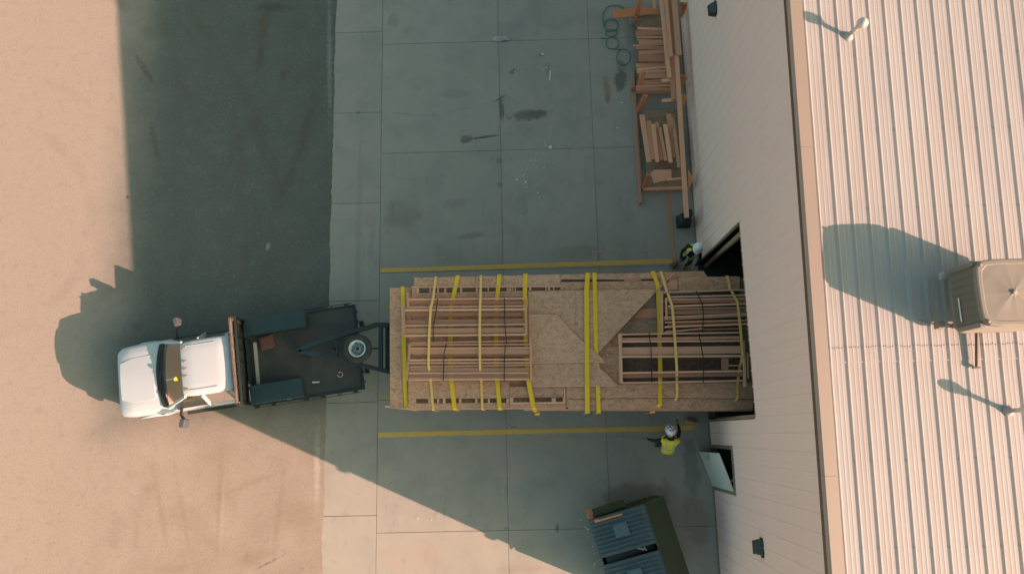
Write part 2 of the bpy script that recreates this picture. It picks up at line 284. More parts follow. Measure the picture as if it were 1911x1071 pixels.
M_boot = mat('tan_work_boots', (0.22, 0.13, 0.07), 0.8)
M_skin = mat('skin', (0.42, 0.25, 0.17), 0.6)
M_glove = mat('glove', (0.17, 0.16, 0.12), 0.8)
M_helmet = mat('white_hard_hat', (0.72, 0.73, 0.74), 0.3)
M_hair = mat('dark_hair', (0.03, 0.02, 0.015), 0.8)
M_eye = mat('eye', (0.05, 0.04, 0.04), 0.3)
M_lip = mat('lip', (0.30, 0.12, 0.10), 0.6)
M_silver = mat('reflective_tape_and_pale_streak', (0.52, 0.50, 0.47), 0.35)
M_beige = mat('beige_cooler_steel', (0.205, 0.178, 0.155), 0.65, 0, 0.8, 3.0, (0.26, 0.215, 0.18), coord='object', spec=0.4)
M_louvre = mat('taupe_louvre', (0.24, 0.175, 0.13), 0.6)
M_louvred = mat('wet_pad_behind_louvre', (0.16, 0.115, 0.085), 0.9)
M_pipe = mat('galvanised_vent', (0.52, 0.49, 0.47), 0.35, 0.4)
M_lampg = mat('dark_lamp_housing', (0.025, 0.045, 0.045), 0.45)
M_lens = mat('lamp_lens', (0.2, 0.22, 0.22), 0.2)
M_door = mat('pale_door_leaf', (0.52, 0.545, 0.54), 0.5, 0, 0.4, 2, (0.47, 0.50, 0.50))
M_plastic = mat('clear_plastic_scrap', (0.40, 0.42, 0.42), 0.3, 0, 0.7, 9, (0.22, 0.23, 0.22))

# thin tinted window glass
M_glass = bpy.data.materials.new('window_glass'); M_glass.use_nodes = True
n_, l_, b_ = nodes(M_glass)
tr = n_.new('ShaderNodeBsdfTransparent'); tr.inputs[0].default_value = (0.88, 0.85, 0.80, 1)
gl = n_.new('ShaderNodeBsdfGlossy'); gl.inputs['Roughness'].default_value = 0.05; gl.inputs[0].default_value = (.9, .9, .9, 1)
fr = n_.new('ShaderNodeFresnel'); fr.inputs[0].default_value = 1.5
ms = n_.new('ShaderNodeMixShader'); l_.new(fr.outputs[0], ms.inputs[0]); l_.new(tr.outputs[0], ms.inputs[1]); l_.new(gl.outputs[0], ms.inputs[2])
l_.new(ms.outputs[0], n_['Material Output'].inputs[0])

# ------------------------------------------------------------------ builders
ORG = {}
def tag(o, label=None, cat=None, group=None, kind=None):
    if label: o['label'] = label
    if cat: o['category'] = cat
    if group: o['group'] = group
    if kind: o['kind'] = kind
    return o

def thing(name, loc, label, cat, group=None, rz=None):
    o = bpy.data.objects.new(name, None); col.objects.link(o); o.location = Vector(loc); o.empty_display_size = 0.2
    if rz is not None:
        o.rotation_euler = (0, 0, rz); ORG[o.name] = Vector((0, 0, 0))
    else:
        ORG[o.name] = Vector(loc)
    return tag(o, label, cat, group)

class MB:
    def __init__(s): s.v = []; s.f = []
    def add(s, vs, fs):
        k = len(s.v); s.v += [Vector(v) for v in vs]; s.f += [tuple(i + k for i in f) for f in fs]; return s
    def box(s, c, d, rz=0.0, m=None):
        x, y, z = d[0] / 2, d[1] / 2, d[2] / 2
        vs = [Vector((a * x, b * y, e * z)) for a in (-1, 1) for b in (-1, 1) for e in (-1, 1)]
        R = m if m is not None else Matrix.Rotation(rz, 3, 'Z')
        return s.add([R @ v + Vector(c) for v in vs], [(0, 1, 3, 2), (4, 6, 7, 5), (0, 4, 5, 1), (2, 3, 7, 6), (0, 2, 6, 4), (1, 5, 7, 3)])
    def bx(s, x0, x1, y0, y1, z0, z1): return s.box(((x0 + x1) / 2, (y0 + y1) / 2, (z0 + z1) / 2), (abs(x1 - x0), abs(y1 - y0), abs(z1 - z0)))
    def bar(s, p, q, w, h):
        p, q = Vector(p), Vector(q); d = q - p; L = d.length; d.normalize()
        up = Vector((0, 0, 1)) if abs(d.z) < 0.95 else Vector((0, 1, 0))
        y = up.cross(d).normalized(); z = d.cross(y)
        R = Matrix((d, y, z)).transposed()
        return s.box((p + q) / 2, (L, w, h), m=R)
    def prism(s, poly, z0, z1):
        n = len(poly)
        ar = sum(poly[i][0] * poly[(i + 1) % n][1] - poly[(i + 1) % n][0] * poly[i][1] for i in range(n))
        if ar < 0: poly = poly[::-1]
        vs = [(p[0], p[1], z0) for p in poly] + [(p[0], p[1], z1) for p in poly]
        return s.add(vs, [tuple(range(n))[::-1], tuple(range(n, 2 * n))] + [(i, (i + 1) % n, n + (i + 1) % n, n + i) for i in range(n)])
    def tube(s, pts, r, n=8, caps=True, closed=False):
        pts = [Vector(p) for p in pts]; m = len(pts); rs = r if isinstance(r, (list, tuple)) else [r] * m
        k0 = len(s.v)
        for i, p in enumerate(pts):
            a = pts[(i - 1) % m] if closed else pts[max(i - 1, 0)]; b = pts[(i + 1) % m] if closed else pts[min(i + 1, m - 1)]
            d = (b - a).normalized(); up = Vector((0, 0, 1)) if abs(d.z) < 0.9 else Vector((1, 0, 0))
            u = d.cross(up).normalized(); w = u.cross(d)
            for j in range(n):
                t = 2 * PI * j / n; s.v.append(p + (u * math.cos(t) + w * math.sin(t)) * rs[i])
        for i in range(m if closed else m - 1):
            for j in range(n):
                a = k0 + i * n; b = k0 + ((i + 1) % m) * n
                s.f.append((a + j, a + (j + 1) % n, b + (j + 1) % n, b + j))
        if caps and not closed:
            s.f.append(tuple(k0 + j for j in range(n))[::-1]); s.f.append(tuple(k0 + (m - 1) * n + j for j in range(n)))
        return s
    def lathe(s, c, prof, n=24, m=None, caps=True):
        """prof: list of (r,z)"""
        k0 = len(s.v); c = Vector(c); R = m if m is not None else Matrix.Identity(3)
        for r, z in prof:
            for j in range(n):
                t = 2 * PI * j / n; s.v.append(c + R @ Vector((r * math.cos(t), r * math.sin(t), z)))
        for i in range(len(prof) - 1):
            for j in range(n):
                s.f.append((k0 + i * n + j, k0 + i * n + (j + 1) % n, k0 + (i + 1) * n + (j + 1) % n, k0 + (i + 1) * n + j))
        if caps:
            s.f.append(tuple(k0 + j for j in range(n))[::-1]); s.f.append(tuple(k0 + (len(prof) - 1) * n + j for j in range(n)))
        return s
    def ribbon(s, pts, w, t=0.006, side=None):
        """flat strap; width kept horizontal, across `side`"""
        pts = [Vector(p) for p in pts]; side = Vector(side or (1, 0, 0)); k0 = len(s.v); m = len(pts)
        for i, p in enumerate(pts):
            a = pts[max(i - 1, 0)]; b = pts[min(i + 1, m - 1)]; d = (b - a).normalized()
            u = (side - d * side.dot(d)).normalized(); nn = u.cross(d)
            if nn.z < 0: nn = -nn
            if abs(nn.z) < .05: nn = Vector((nn.x, nn.y, 0))
            for (e, f) in ((-1, -1), (1, -1), (1, 1), (-1, 1)): s.v.append(p + u * e * w / 2 + nn * f * t / 2)
        for i in range(m - 1):
            a = k0 + 4 * i; b = a + 4
            for j in range(4): s.f.append((a + j, a + (j + 1) % 4, b + (j + 1) % 4, b + j))
        s.f.append((k0, k0 + 1, k0 + 2, k0 + 3)); s.f.append((b, b + 1, b + 2, b + 3))
        return s
    def build(s, name, m, parent=None, smooth=False, label=None, bevel=0.0):
        me = bpy.data.meshes.new(name); og = ORG.get(parent.name, Vector((0, 0, 0))) if parent else Vector((0, 0, 0))
        if parent and parent.name not in ORG and parent.parent: og = ORG.get(parent.parent.name, og)
        me.from_pydata([v - og for v in s.v], [], s.f)
        bm = bmesh.new(); bm.from_mesh(me); bmesh.ops.recalc_face_normals(bm, faces=bm.faces)
        if bevel:
            bmesh.ops.bevel(bm, geom=[e for e in bm.edges if len(e.link_faces) == 2 and e.calc_face_angle() > 0.5], offset=bevel, segments=1, affect='EDGES', clamp_overlap=True)
        bm.to_mesh(me); bm.free(); me.update()
        me.materials.append(m)
        if smooth:
            for p in me.polygons: p.use_smooth = True
        o = bpy.data.objects.new(name, me); col.objects.link(o)
        if parent:
            o.parent = parent
            ORG[o.name] = og
        if label: o['label'] = label
        return o

_unit = {}
def piece(name, p, q, w, h, m, parent, label=None, roll=0.0):
    """a board: a shared unit cuboid stretched from p to q"""
    if m.name not in _unit:
        b = MB(); b.box((0, 0, 0), (1, 1, 1)); me = bpy.data.meshes.new(name); me.from_pydata(b.v, [], b.f); me.materials.append(m); me.update()
        bm = bmesh.new(); bm.from_mesh(me); bmesh.ops.recalc_face_normals(bm, faces=bm.faces); bm.to_mesh(me); bm.free()
        _unit[m.name] = me
    p, q = Vector(p), Vector(q); d = q - p; L = d.length; d.normalize()
    up = Vector((0, 0, 1)) if abs(d.z) < 0.95 else Vector((0, 1, 0))
    y = up.cross(d).normalized(); z = d.cross(y)
    R = Matrix((d, y, z)).transposed()
    if roll: R = R @ Matrix.Rotation(roll, 3, 'X')
    o = bpy.data.objects.new(name, _unit[m.name]); col.objects.link(o)
    og = ORG.get(parent.name, Vector((0, 0, 0))) if parent else Vector((0, 0, 0))
    o.matrix_basis = Matrix.LocRotScale((p + q) / 2 - og, R.to_quaternion(), Vector((L, w, h)))
    if parent: o.parent = parent
    if label: o['label'] = label
    return o

def sheet(name, poly, z, m, parent=None, t=0.004):
    b = MB(); b.add([(p[0], p[1], z) for p in poly], [tuple(range(len(poly)))]); return b.build(name, m, parent)

# ------------------------------------------------------------------ ground
g = MB(); G = 300
g.add([(-G, -G, -0.05), (G, -G, -0.05), (G, G, -0.05), (-G, G, -0.05)], [(0, 1, 2, 3)])
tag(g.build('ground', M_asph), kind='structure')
g = MB()                                  # the dusty yard, a fine sheet with a ragged edge against the apron
edge = []
y = -40.0
while y <= 60:
    edge.append((-5.72 + 0.05 * noise.noise((y * .9, 3, 0)) + 0.035 * noise.noise((y * 6, 1, 0)), y)); y += 0.08
vs = []; fs = []
for i, e in enumerate(edge):
    vs += [(-60, e[1], -0.004), (e[0], e[1], 0.004)]
    if i: fs.append((2 * i - 2, 2 * i - 1, 2 * i + 1, 2 * i))
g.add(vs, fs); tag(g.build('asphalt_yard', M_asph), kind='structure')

apron = bpy.data.objects.new('concrete_apron', None); col.objects.link(apron); apron['kind'] = 'structure'; ORG['concrete_apron'] = Vector((0, 0, 0))
jb = MB(); jb.add([(-6.0, -40, -0.016), (5.34, -40, -0.016), (5.34, 60, -0.016), (-6.0, 60, -0.016)], [(0, 1, 2, 3)]); jb.build('joint_bed', M_joint, apron)
def slab(x0, x1, y0, y1, gap=0.006, drop=0):
    b = MB(); q = gap
    z = 0.0 + drop; vs = [(x0 + q, y0 + q, z - .02), (x1 - q, y0 + q, z - .02), (x1 - q, y1 - q, z - .02), (x0 + q, y1 - q, z - .02)]
    q += 0.002
    vs += [(x0 + q, y0 + q, z), (x1 - q, y0 + q, z), (x1 - q, y1 - q, z), (x0 + q, y1 - q, z)]
    b.add(vs, [(4, 5, 6, 7), (0, 1, 5, 4), (1, 2, 6, 5), (2, 3, 7, 6), (3, 0, 4, 7)])
    return b.build('slab', M_conc, apron)
ys1 = [-20.2, -17.2, -14.2, -11.2, -8.2, -5.2, -2.17, 1.0, 4.0, 7.03, 9.99, 12.75, 15.8, 18.8, 21.8, 24.8, 27.8]
for a, b in zip(ys1, ys1[1:]): slab(-5.95, -4.21, a, b, 0.0055)
ys2 = [-21, -17.3, -13.6, -10, -6.3, -2.65, 1.05, 4.83, 8.62, 12.3, 16, 19.7, 23.4, 27.1]
xs2 = [-4.21, -0.49, 2.38, 5.345]
for i in range(3):
    for a, b in zip(ys2, ys2[1:]): slab(xs2[i], xs2[i + 1], a, b, 0.0035 if i else 0.0045)

def line(name, p0, p1, w, m, z=0.005, n=14, wob=0.01):
    p0 = P(*p0); p1 = P(*p1); d = (p1 - p0); u = Vector((-d.y, d.x, 0)).normalized(); vs = []; fs = []
    for i in range(n + 1):
        c = p0 + d * i / n
        vs += [c + u * (w / 2 + random.uniform(-wob, wob)), c - u * (w / 2 + random.uniform(-wob, wob))]
        if i: fs.append((2 * i - 2, 2 * i - 1, 2 * i + 1, 2 * i))
    b = MB(); b.add([(v.x, v.y, z) for v in vs], fs); return tag(b.build(name, m), kind='structure')
line('yellow_floor_line', (710, 505), (1262, 487), .135, M_yel, n=40, wob=.006)
line('yellow_floor_line', (706, 811), (1292, 798), .135, M_yel, n=40, wob=.006)
line('orange_floor_line', (1246, 352), (1258, 492), .12, M_orange, z=.0075, wob=.004)
line('worn_floor_line', (708, 573), (745, 572), .12, M_yelworn); line('worn_floor_line', (706, 738), (745, 737), .12, M_yelworn)
line('faded_floor_line', (1198, 467), (1252, 464), .055, M_orangefaint); line('faded_floor_line', (1105, 470), (1160, 468), .045, M_orangefaint)
line('faded_floor_line', (808, 481), (833, 480), .05, M_orangefaint); line('faded_floor_line', (865, 478), (890, 477), .05, M_orangefaint); line('faded_floor_line', (774, 481), (790, 480), .05, M_orangefaint)
line('faded_floor_line', (940, 478), (962, 494), .08, M_orangefaint, z=.0033); line('faded_floor_line', (1175, 466), (1190, 480), .08, M_orangefaint, z=.0034)
line('faded_floor_line', (945, 825), (1190, 818), .05, M_orangefaint, z=.0034)
def crack(pts, w=.012, m=M_joint):
    b = MB(); vs = []; fs = []
    pp = [P(*p) for p in pts]; full = []
    for a, c in zip(pp, pp[1:]):
        k = max(2, int((c - a).length / .12))
        for i in range(k):
            q = a.lerp(c, i / k); full.append(q + Vector((random.uniform(-.02, .02), random.uniform(-.02, .02), 0)))
    for i, q in enumerate(full):
        ww = w * random.uniform(.3, 1); vs += [(q.x - ww / 2, q.y - ww / 2, .003), (q.x + ww / 2, q.y + ww / 2, .003)]
        if i: fs.append((2 * i - 2, 2 * i - 1, 2 * i + 1, 2 * i))
    b.add(vs, fs); return tag(b.build('concrete_crack', m), kind='structure')
crack([(714, 80), (700, 110), (678, 150), (650, 178), (627, 200)], .02)
crack([(735, 212), (780, 216), (815, 213), (822, 218)], .010); crack([(838, 210), (880, 200), (915, 192), (931, 188)], .010); crack([(633, 145), (676, 148)], .008)
crack([(945, 790), (955, 797), (975, 797)], .03)

# scattered white and grey bits
b = MB()
bits = [(1027, 275, .075), (965, 336, .035), (981, 340, .04), (1004, 360, .035), (976, 327, .025), (1010, 380, .02), (990, 300, .02), (1000, 300, .02), (975, 318, .02), (1000, 285, .02), (1160, 192, .03), (1152, 239, .035),
        (1012, 102, .05), (961, 134, .03), (963, 138, .02), (1020, 127, .03), (1012, 130, .02), (1008, 126, .02), (1084, 969, .03), (1097, 987, .05), (1093, 983, .03), (1098, 1001, .02), (1106, 1019, .025), (1110, 1051, .04), (1108, 1056, .03), (1110, 1033, .02), (1096, 994, .02),
        (1016, 268, .02), (1019, 271, .02), (1062, 270, .025), (1015, 313, .02), (1007, 368, .02), (962, 365, .015), (984, 350, .015), (805, 969, .02), (780, 967, .02), (978, 952, .015)]
for _ in range(60):
    bits.append((random.uniform(960, 1040), random.uniform(270, 400), random.uniform(.006, .013)))
for _ in range(60):
    bits.append((random.uniform(1060, 1200), random.uniform(930, 1060), random.uniform(.006, .014)))
for (px, py, r) in bits:
    p = P(px, py); n = 7; a0 = random.random() * 6
    b.prism([(p.x + r * random.uniform(.55, 1.1) * math.cos(a0 + 2 * PI * i / n), p.y + r * random.uniform(.5, 1) * math.sin(a0 + 2 * PI * i / n)) for i in range(n)], .001, .004 + r * .35)
tag(b.build('scattered_debris', M_whitebit), 'small white scraps and crumbs lying over the concrete apron', 'debris', kind='stuff')
b = MB(); p = P(1027, 133); b.bar((p.x, p.y + .0, .012), (P(1026, 151).x, P(1026, 151).y, .012), .035, .02)
tag(b.build('white_stick', M_whitebit), 'short white stick lying alone on the upper concrete slab', 'debris')
b = MB()
for _ in range(2200):
    if random.random() < .55: x, y = random.uniform(-17, -5.9), random.uniform(-5, .5)
    else: x, y = random.uniform(-17, -5.8), random.uniform(-5, 15)
    r = random.choice((.006, .008, .010, .012, .017)) * random.uniform(.7, 1.2); a0 = random.random() * 6
    vs = [(x + r * math.cos(a0 + i * 1.57) * random.uniform(.7, 1.1), y + r * math.sin(a0 + i * 1.57) * random.uniform(.7, 1.1), -.002) for i in range(4)] + [(x, y, r * .7)]
    b.add(vs, [(0, 1, 4), (1, 2, 4), (2, 3, 4), (3, 0, 4)])
tag(b.build('gravel', M_greybit), 'loose pale gravel strewn across the dusty asphalt yard', 'gravel', kind='stuff')

# ------------------------------------------------------------------ warehouse
XW = 5.35; Y0, Y1 = -5.54, 30.0
def zr(y): return 8.08 + 0.067 * y if y < 18 else 8.08 + .067 * 36 - .067 * y
wh = thing('warehouse', (12, 10, 0), 'beige metal warehouse with pale ribbed roof and a wide dark loading door', 'building')
OP = (.28, 4.86, 4.38); DR = (-1.60, -.48, 2.20)
# core walls
T = .16
def wallbox(x0, x1, y0, y1, z0, z1a, z1b=None, m=M_walld, name='wall'):
    b = MB(); z1b = z1a if z1b is None else z1b
    b.add([(x0, y0, z0), (x1, y0, z0), (x1, y1, z0), (x0, y1, z0), (x0, y0, z1a), (x1, y0, z1a), (x1, y1, z1b), (x0, y1, z1b)],
          [(0, 3, 2, 1), (4, 5, 6, 7), (0, 1, 5, 4), (1, 2, 6, 5), (2, 3, 7, 6), (3, 0, 4, 7)])
    return b.build(name, m, wh)
xa, xb = XW + .03, XW + .03 + T
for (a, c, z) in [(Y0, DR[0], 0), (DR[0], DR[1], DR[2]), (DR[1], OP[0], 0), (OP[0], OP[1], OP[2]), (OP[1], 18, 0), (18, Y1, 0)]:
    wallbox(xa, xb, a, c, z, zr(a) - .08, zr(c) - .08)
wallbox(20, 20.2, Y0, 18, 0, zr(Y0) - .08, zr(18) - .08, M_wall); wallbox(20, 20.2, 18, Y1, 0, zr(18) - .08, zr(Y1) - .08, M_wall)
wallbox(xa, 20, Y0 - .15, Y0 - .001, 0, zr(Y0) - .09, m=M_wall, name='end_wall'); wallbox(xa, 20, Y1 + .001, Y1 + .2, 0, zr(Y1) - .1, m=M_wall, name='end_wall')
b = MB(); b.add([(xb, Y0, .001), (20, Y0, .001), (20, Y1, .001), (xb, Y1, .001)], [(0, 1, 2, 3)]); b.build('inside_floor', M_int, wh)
# outer sheets of the long wall, one per rib spacing
pitch = .36
def wallsheet(y0, y1, z0, rib):
    pr_ = []   # (y, depth)
    if rib: pr_ += [(y0, 0), (y0 + .012, .013), (y0 + .035, .013), (y0 + .047, 0)]
    else: pr_ += [(y0, 0)]
    w = y1 - y0
    if w > .3: pr_ += [(y0 + .15, 0), (y0 + .158, .003), (y0 + .168, .003), (y0 + .176, 0), (y0 + .25, 0), (y0 + .258, .003), (y0 + .268, .003), (y0 + .276, 0)]
    pr_ += [(y1, 0)]
    b = MB(); vs = []
    for (yy, d) in pr_: vs += [(XW - d, yy, z0), (XW - d, yy, zr(yy) - .03)]
    fs = [(2 * i, 2 * i + 2, 2 * i + 3, 2 * i + 1) for i in range(len(pr_) - 1)]
    k = len(vs)
    vs += [(XW + .02, y0, z0), (XW + .02, y1 - .002, z0)]
    fs.append(tuple([k] + [2 * i for i in range(len(pr_))] + [k + 1]))
    b.add(vs, fs); b.build('wall_panel', M_wall, wh)
y = Y0
while y < 18:
    cuts = [y]
    for c in (DR[0] - .06, DR[1] + .06, OP[0] - .05, OP[1] + .05):
        if y + .02 < c < y + pitch - .02: cuts.append(c)
    cuts = sorted(cuts) + [y + pitch]
    for i, (a, c) in enumerate(zip(cuts, cuts[1:])):
        if c - a < .02: continue
        mid = (a + c) / 2
        z0 = 0.03
        if DR[0] - .06 < mid < DR[1] + .06: z0 = DR[2] + .07
        if OP[0] - .05 < mid < OP[1] + .05: z0 = OP[2]
        wallsheet(a, c, z0, i == 0)
    y += pitch
# base angle
for (a, c) in [(Y0, DR[0] - .06), (DR[1] + .06, OP[0] - .05), (OP[1] + .05, 18)]:
    b = MB(); b.bx(XW - .035, XW + .025, a, c, 0.001, .028); b.build('base_trim', M_jamb, wh)
# loading door jambs and head
b = MB(); b.bx(XW - .03, XW + .42, OP[1], OP[1] + .045, 0.002, OP[2]); b.build('door_jamb', M_jamb, wh)
b = MB(); b.bx(XW - .03, XW + .30, OP[0] - .045, OP[0], 0.002, OP[2]); b.build('door_jamb', M_jamb, wh)
b = MB(); b.bx(XW + .19, XW + .25, OP[1] - .10, OP[1] - .002, 0.002, OP[2]); b.build('door_track', M_jambedge, wh)
b = MB(); b.bx(XW + .19, XW + .25, OP[0] + .002, OP[0] + .05, 0.002, OP[2] + 0); b.build('door_track', M_jambedge, wh)
b = MB(); b.bx(XW - .012, XW + .3, OP[0] - .045, OP[1] + .045, OP[2] + .002, OP[2] + .03); b.build('door_head_trim', M_jamb, wh)
# roof underside
for (a, c) in [(Y0, 18), (18, Y1)]:
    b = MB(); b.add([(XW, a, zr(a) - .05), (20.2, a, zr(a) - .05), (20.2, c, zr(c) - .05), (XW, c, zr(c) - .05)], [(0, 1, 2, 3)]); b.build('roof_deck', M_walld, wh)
# ribbed roof sheets
RP = .311
def roofsheet(x0, ya, yb, lift):
    pr_ = [(x0, 0), (x0 + .052, .019), (x0 + .068, .019), (x0 + .084, 0), (x0 + .145, 0), (x0 + .163, .0022), (x0 + .171, .0022), (x0 + .181, 0), (x0 + .225, 0), (x0 + .243, .0022), (x0 + .251, .0022), (x0 + .261, 0), (x0 + RP, 0)]
    b = MB(); vs = []
    for (xx, h) in pr_: vs += [(xx, ya, zr(ya) + h + lift), (xx, yb, zr(yb) + h + lift)]
    k = len(pr_); fs = [(2 * i, 2 * i + 2, 2 * i + 3, 2 * i + 1) for i in range(k - 1)]
    for (xx, h) in pr_: vs.append((xx, ya, zr(ya) + h + lift - .007))
    fs += [(2 * k + i, 2 * k + i + 1, 2 * i + 2, 2 * i) for i in range(k - 1)]
    b.add(vs, fs); b.build('roof_panel', M_roof, wh)
XR = 5.60
nR = int((20.2 - XR) / RP)
for i in range(nR):
    x0 = XR + i * RP
    roofsheet(x0, Y0 - .12, 1.30, 0); roofsheet(x0, 1.16, 9.6, .009); roofsheet(x0, 9.5, 18, .018); roofsheet(x0, 18, Y1, .018)
    lb = MB(); lb.add([(x0, 1.145, zr(1.145) + .0095), (x0 + RP, 1.145, zr(1.145) + .0095), (x0 + RP, 1.163, zr(1.163) + .0105), (x0, 1.163, zr(1.163) + .0105)], [(0, 1, 2, 3)])
    if i < 14: lb.build('lap_sealant', M_lap, wh)
# screws
b = MB()
for i in range(18):
    x0 = XR + i * RP
    for yy in [-5.2, -3.66, -2.14, -.62, 1.42, 2.0 + .5, 4.0, 5.5, 7.0, 8.5]:
        for dx in ((0.054,) if yy != 1.42 else (0.054, .12, .16, .20, .24, .29)):
            h = .020 if dx == 0.054 else .004
            zz = zr(yy) + h + (.009 if yy > 1.2 else 0)
            b.box((x0 + dx, yy + random.uniform(-.012, .012), zz), (.018, .018, .010))
sc = b.build('screw', M_lap, wh); sc['kind'] = 'stuff'
# rake trim and fascia
def rake(a, c):
    b = MB(); pts = [(XW - .045, .06), (XW + .02, .085), (XW + .262, .055), (XW + .265, .0)]
    vs = []
    for (x, h) in pts: vs += [(x, a, zr(a) + h), (x, c - .004, zr(c) + h)]
    b.add(vs, [(2 * i, 2 * i + 2, 2 * i + 3, 2 * i + 1) for i in range(len(pts) - 1)]); b.build('rake_trim', M_trim, wh)
    b = MB(); vs = []
    for (x, h) in [(XW - .047, .058), (XW - .047, -.07), (XW - .03, -.09), (XW + .0, -.09)]: vs += [(x, a, zr(a) + h), (x, c - .004, zr(c) + h)]
    b.add(vs, [(2 * i, 2 * i + 2, 2 * i + 3, 2 * i + 1) for i in range(3)]); b.build('fascia', M_fascia, wh)
for a, c in [(Y0 - .15, -.86), (-.86, 5.2), (5.2, 11.3), (11.3, 18), (18, Y1 + .15)]: rake(a, c)
# end wall gutter; small unseen blocks added to notch the corner's shadow
b = MB(); b.bx(XW, 20.2, Y0 - .20, Y0 - .152, zr(Y0) - .16, zr(Y0) - .03); b.build('gutter', M_trim, wh)
for z in (3.0, 4.97):
    b = MB(); b.bx(XW + .0, XW + .12, Y0 - .23, Y0 - .152, z - .05, z + .05); b.build('shadow_notch_block', M_trim, wh)

# walk door
wd = thing('walk_door', (5.35, -1.04, 0), 'pale steel walk door swung outward in the beige wall, right of the green dumpster', 'door')
for (a, c, z0, z1, nm) in [(DR[0] - .05, DR[0] + .03, .0, DR[2], 'frame_jamb'), (DR[1] - .03, DR[1] + .05, .0, DR[2], 'frame_jamb'), (DR[0] - .05, DR[1] + .05, DR[2] + .002, DR[2] + .06, 'frame_head')]:
    b = MB(); b.bx(XW - .035, XW + .18, a, c, z0 + .002, z1); b.build(nm, M_jamb, wd)
hg = Vector((5.325, -1.56, 0)); fe = Vector((5.01, -.60, 0)); dd = (fe - hg).normalized(); nn = Vector((dd.y, -dd.x, 0))
b = MB(); b.bar(hg + Vector((0, 0, 1.08)), fe + Vector((0, 0, 1.08)), .045, 2.12); leaf = b.build('door_leaf', M_door, wd, bevel=.006)
b = MB(); q = hg + dd * .93 - nn * .04; b.tube([q + Vector((0, 0, 1.02)), q - nn * .03 + Vector((0, 0, 1.02)), q - nn * .03 - dd * .1 + Vector((0, 0, 1.02))], .012); b.build('handle', M_lampg, leaf)
b = MB(); q = hg + dd * .9 - nn * .03; b.box(q + Vector((0, 0, 1.05)), (.08, .08, .2), rz=math.atan2(dd.y, dd.x)); b.build('lock_plate', M_jambedge, leaf)
b = MB(); q = hg + Vector((0, 0, 2.17)); b.bar(q + dd * .25 + nn * .03, Vector((5.37, -1.2, 2.17)), .03, .03); b.build('door_closer', M_jamb, wd)
b = MB(); b.bx(5.6, 5.62, DR[0] - .3, DR[1] + .3, .002, 2.6); b.build('dark_doorway_sheet', M_walld, wd)  # thin dark sheet standing behind the open doorway

# wall lamps
for (px, py, z, lab) in [(1331, 17, 3.9, 'dark wall pack lamp high on the beige wall above the lumber rack'), (1421, 1021, 4.1, 'dark wall pack lamp on the beige wall beyond the walk door')]:
    c = P(px, py, z); c.x = XW - .02
    L = thing('wall_lamp', c, lab, 'wall lamp', 'wall lamps on the long wall')
    b = MB(); y0, y1 = c.y - .18, c.y + .18
    b.add([(XW - .03, y0, z - .12), (XW - .03, y1, z - .12), (XW - .03, y1 - .02, z + .14), (XW - .03, y0 + .02, z + .14), (XW - .2, y0 + .03, z - .1), (XW - .2, y1 - .03, z - .1), (XW - .17, y1 - .07, z + .06), (XW - .17, y0 + .07, z + .06)],
          [(0, 1, 2, 3), (4, 7, 6, 5), (0, 4, 5, 1), (1, 5, 6, 2), (2, 6, 7, 3), (3, 7, 4, 0)])
    b.build('housing', M_lampg, L, bevel=.01)
    b = MB(); b.bx(XW - .17, XW - .05, y0 + .05, y1 - .05, z - .135, z - .122); b.build('lens', M_lens, L)
    b = MB(); b.box((XW - .025, c.y, z + .02), (.012, .44, .16)); b.build('back_plate', M_lampg, L)

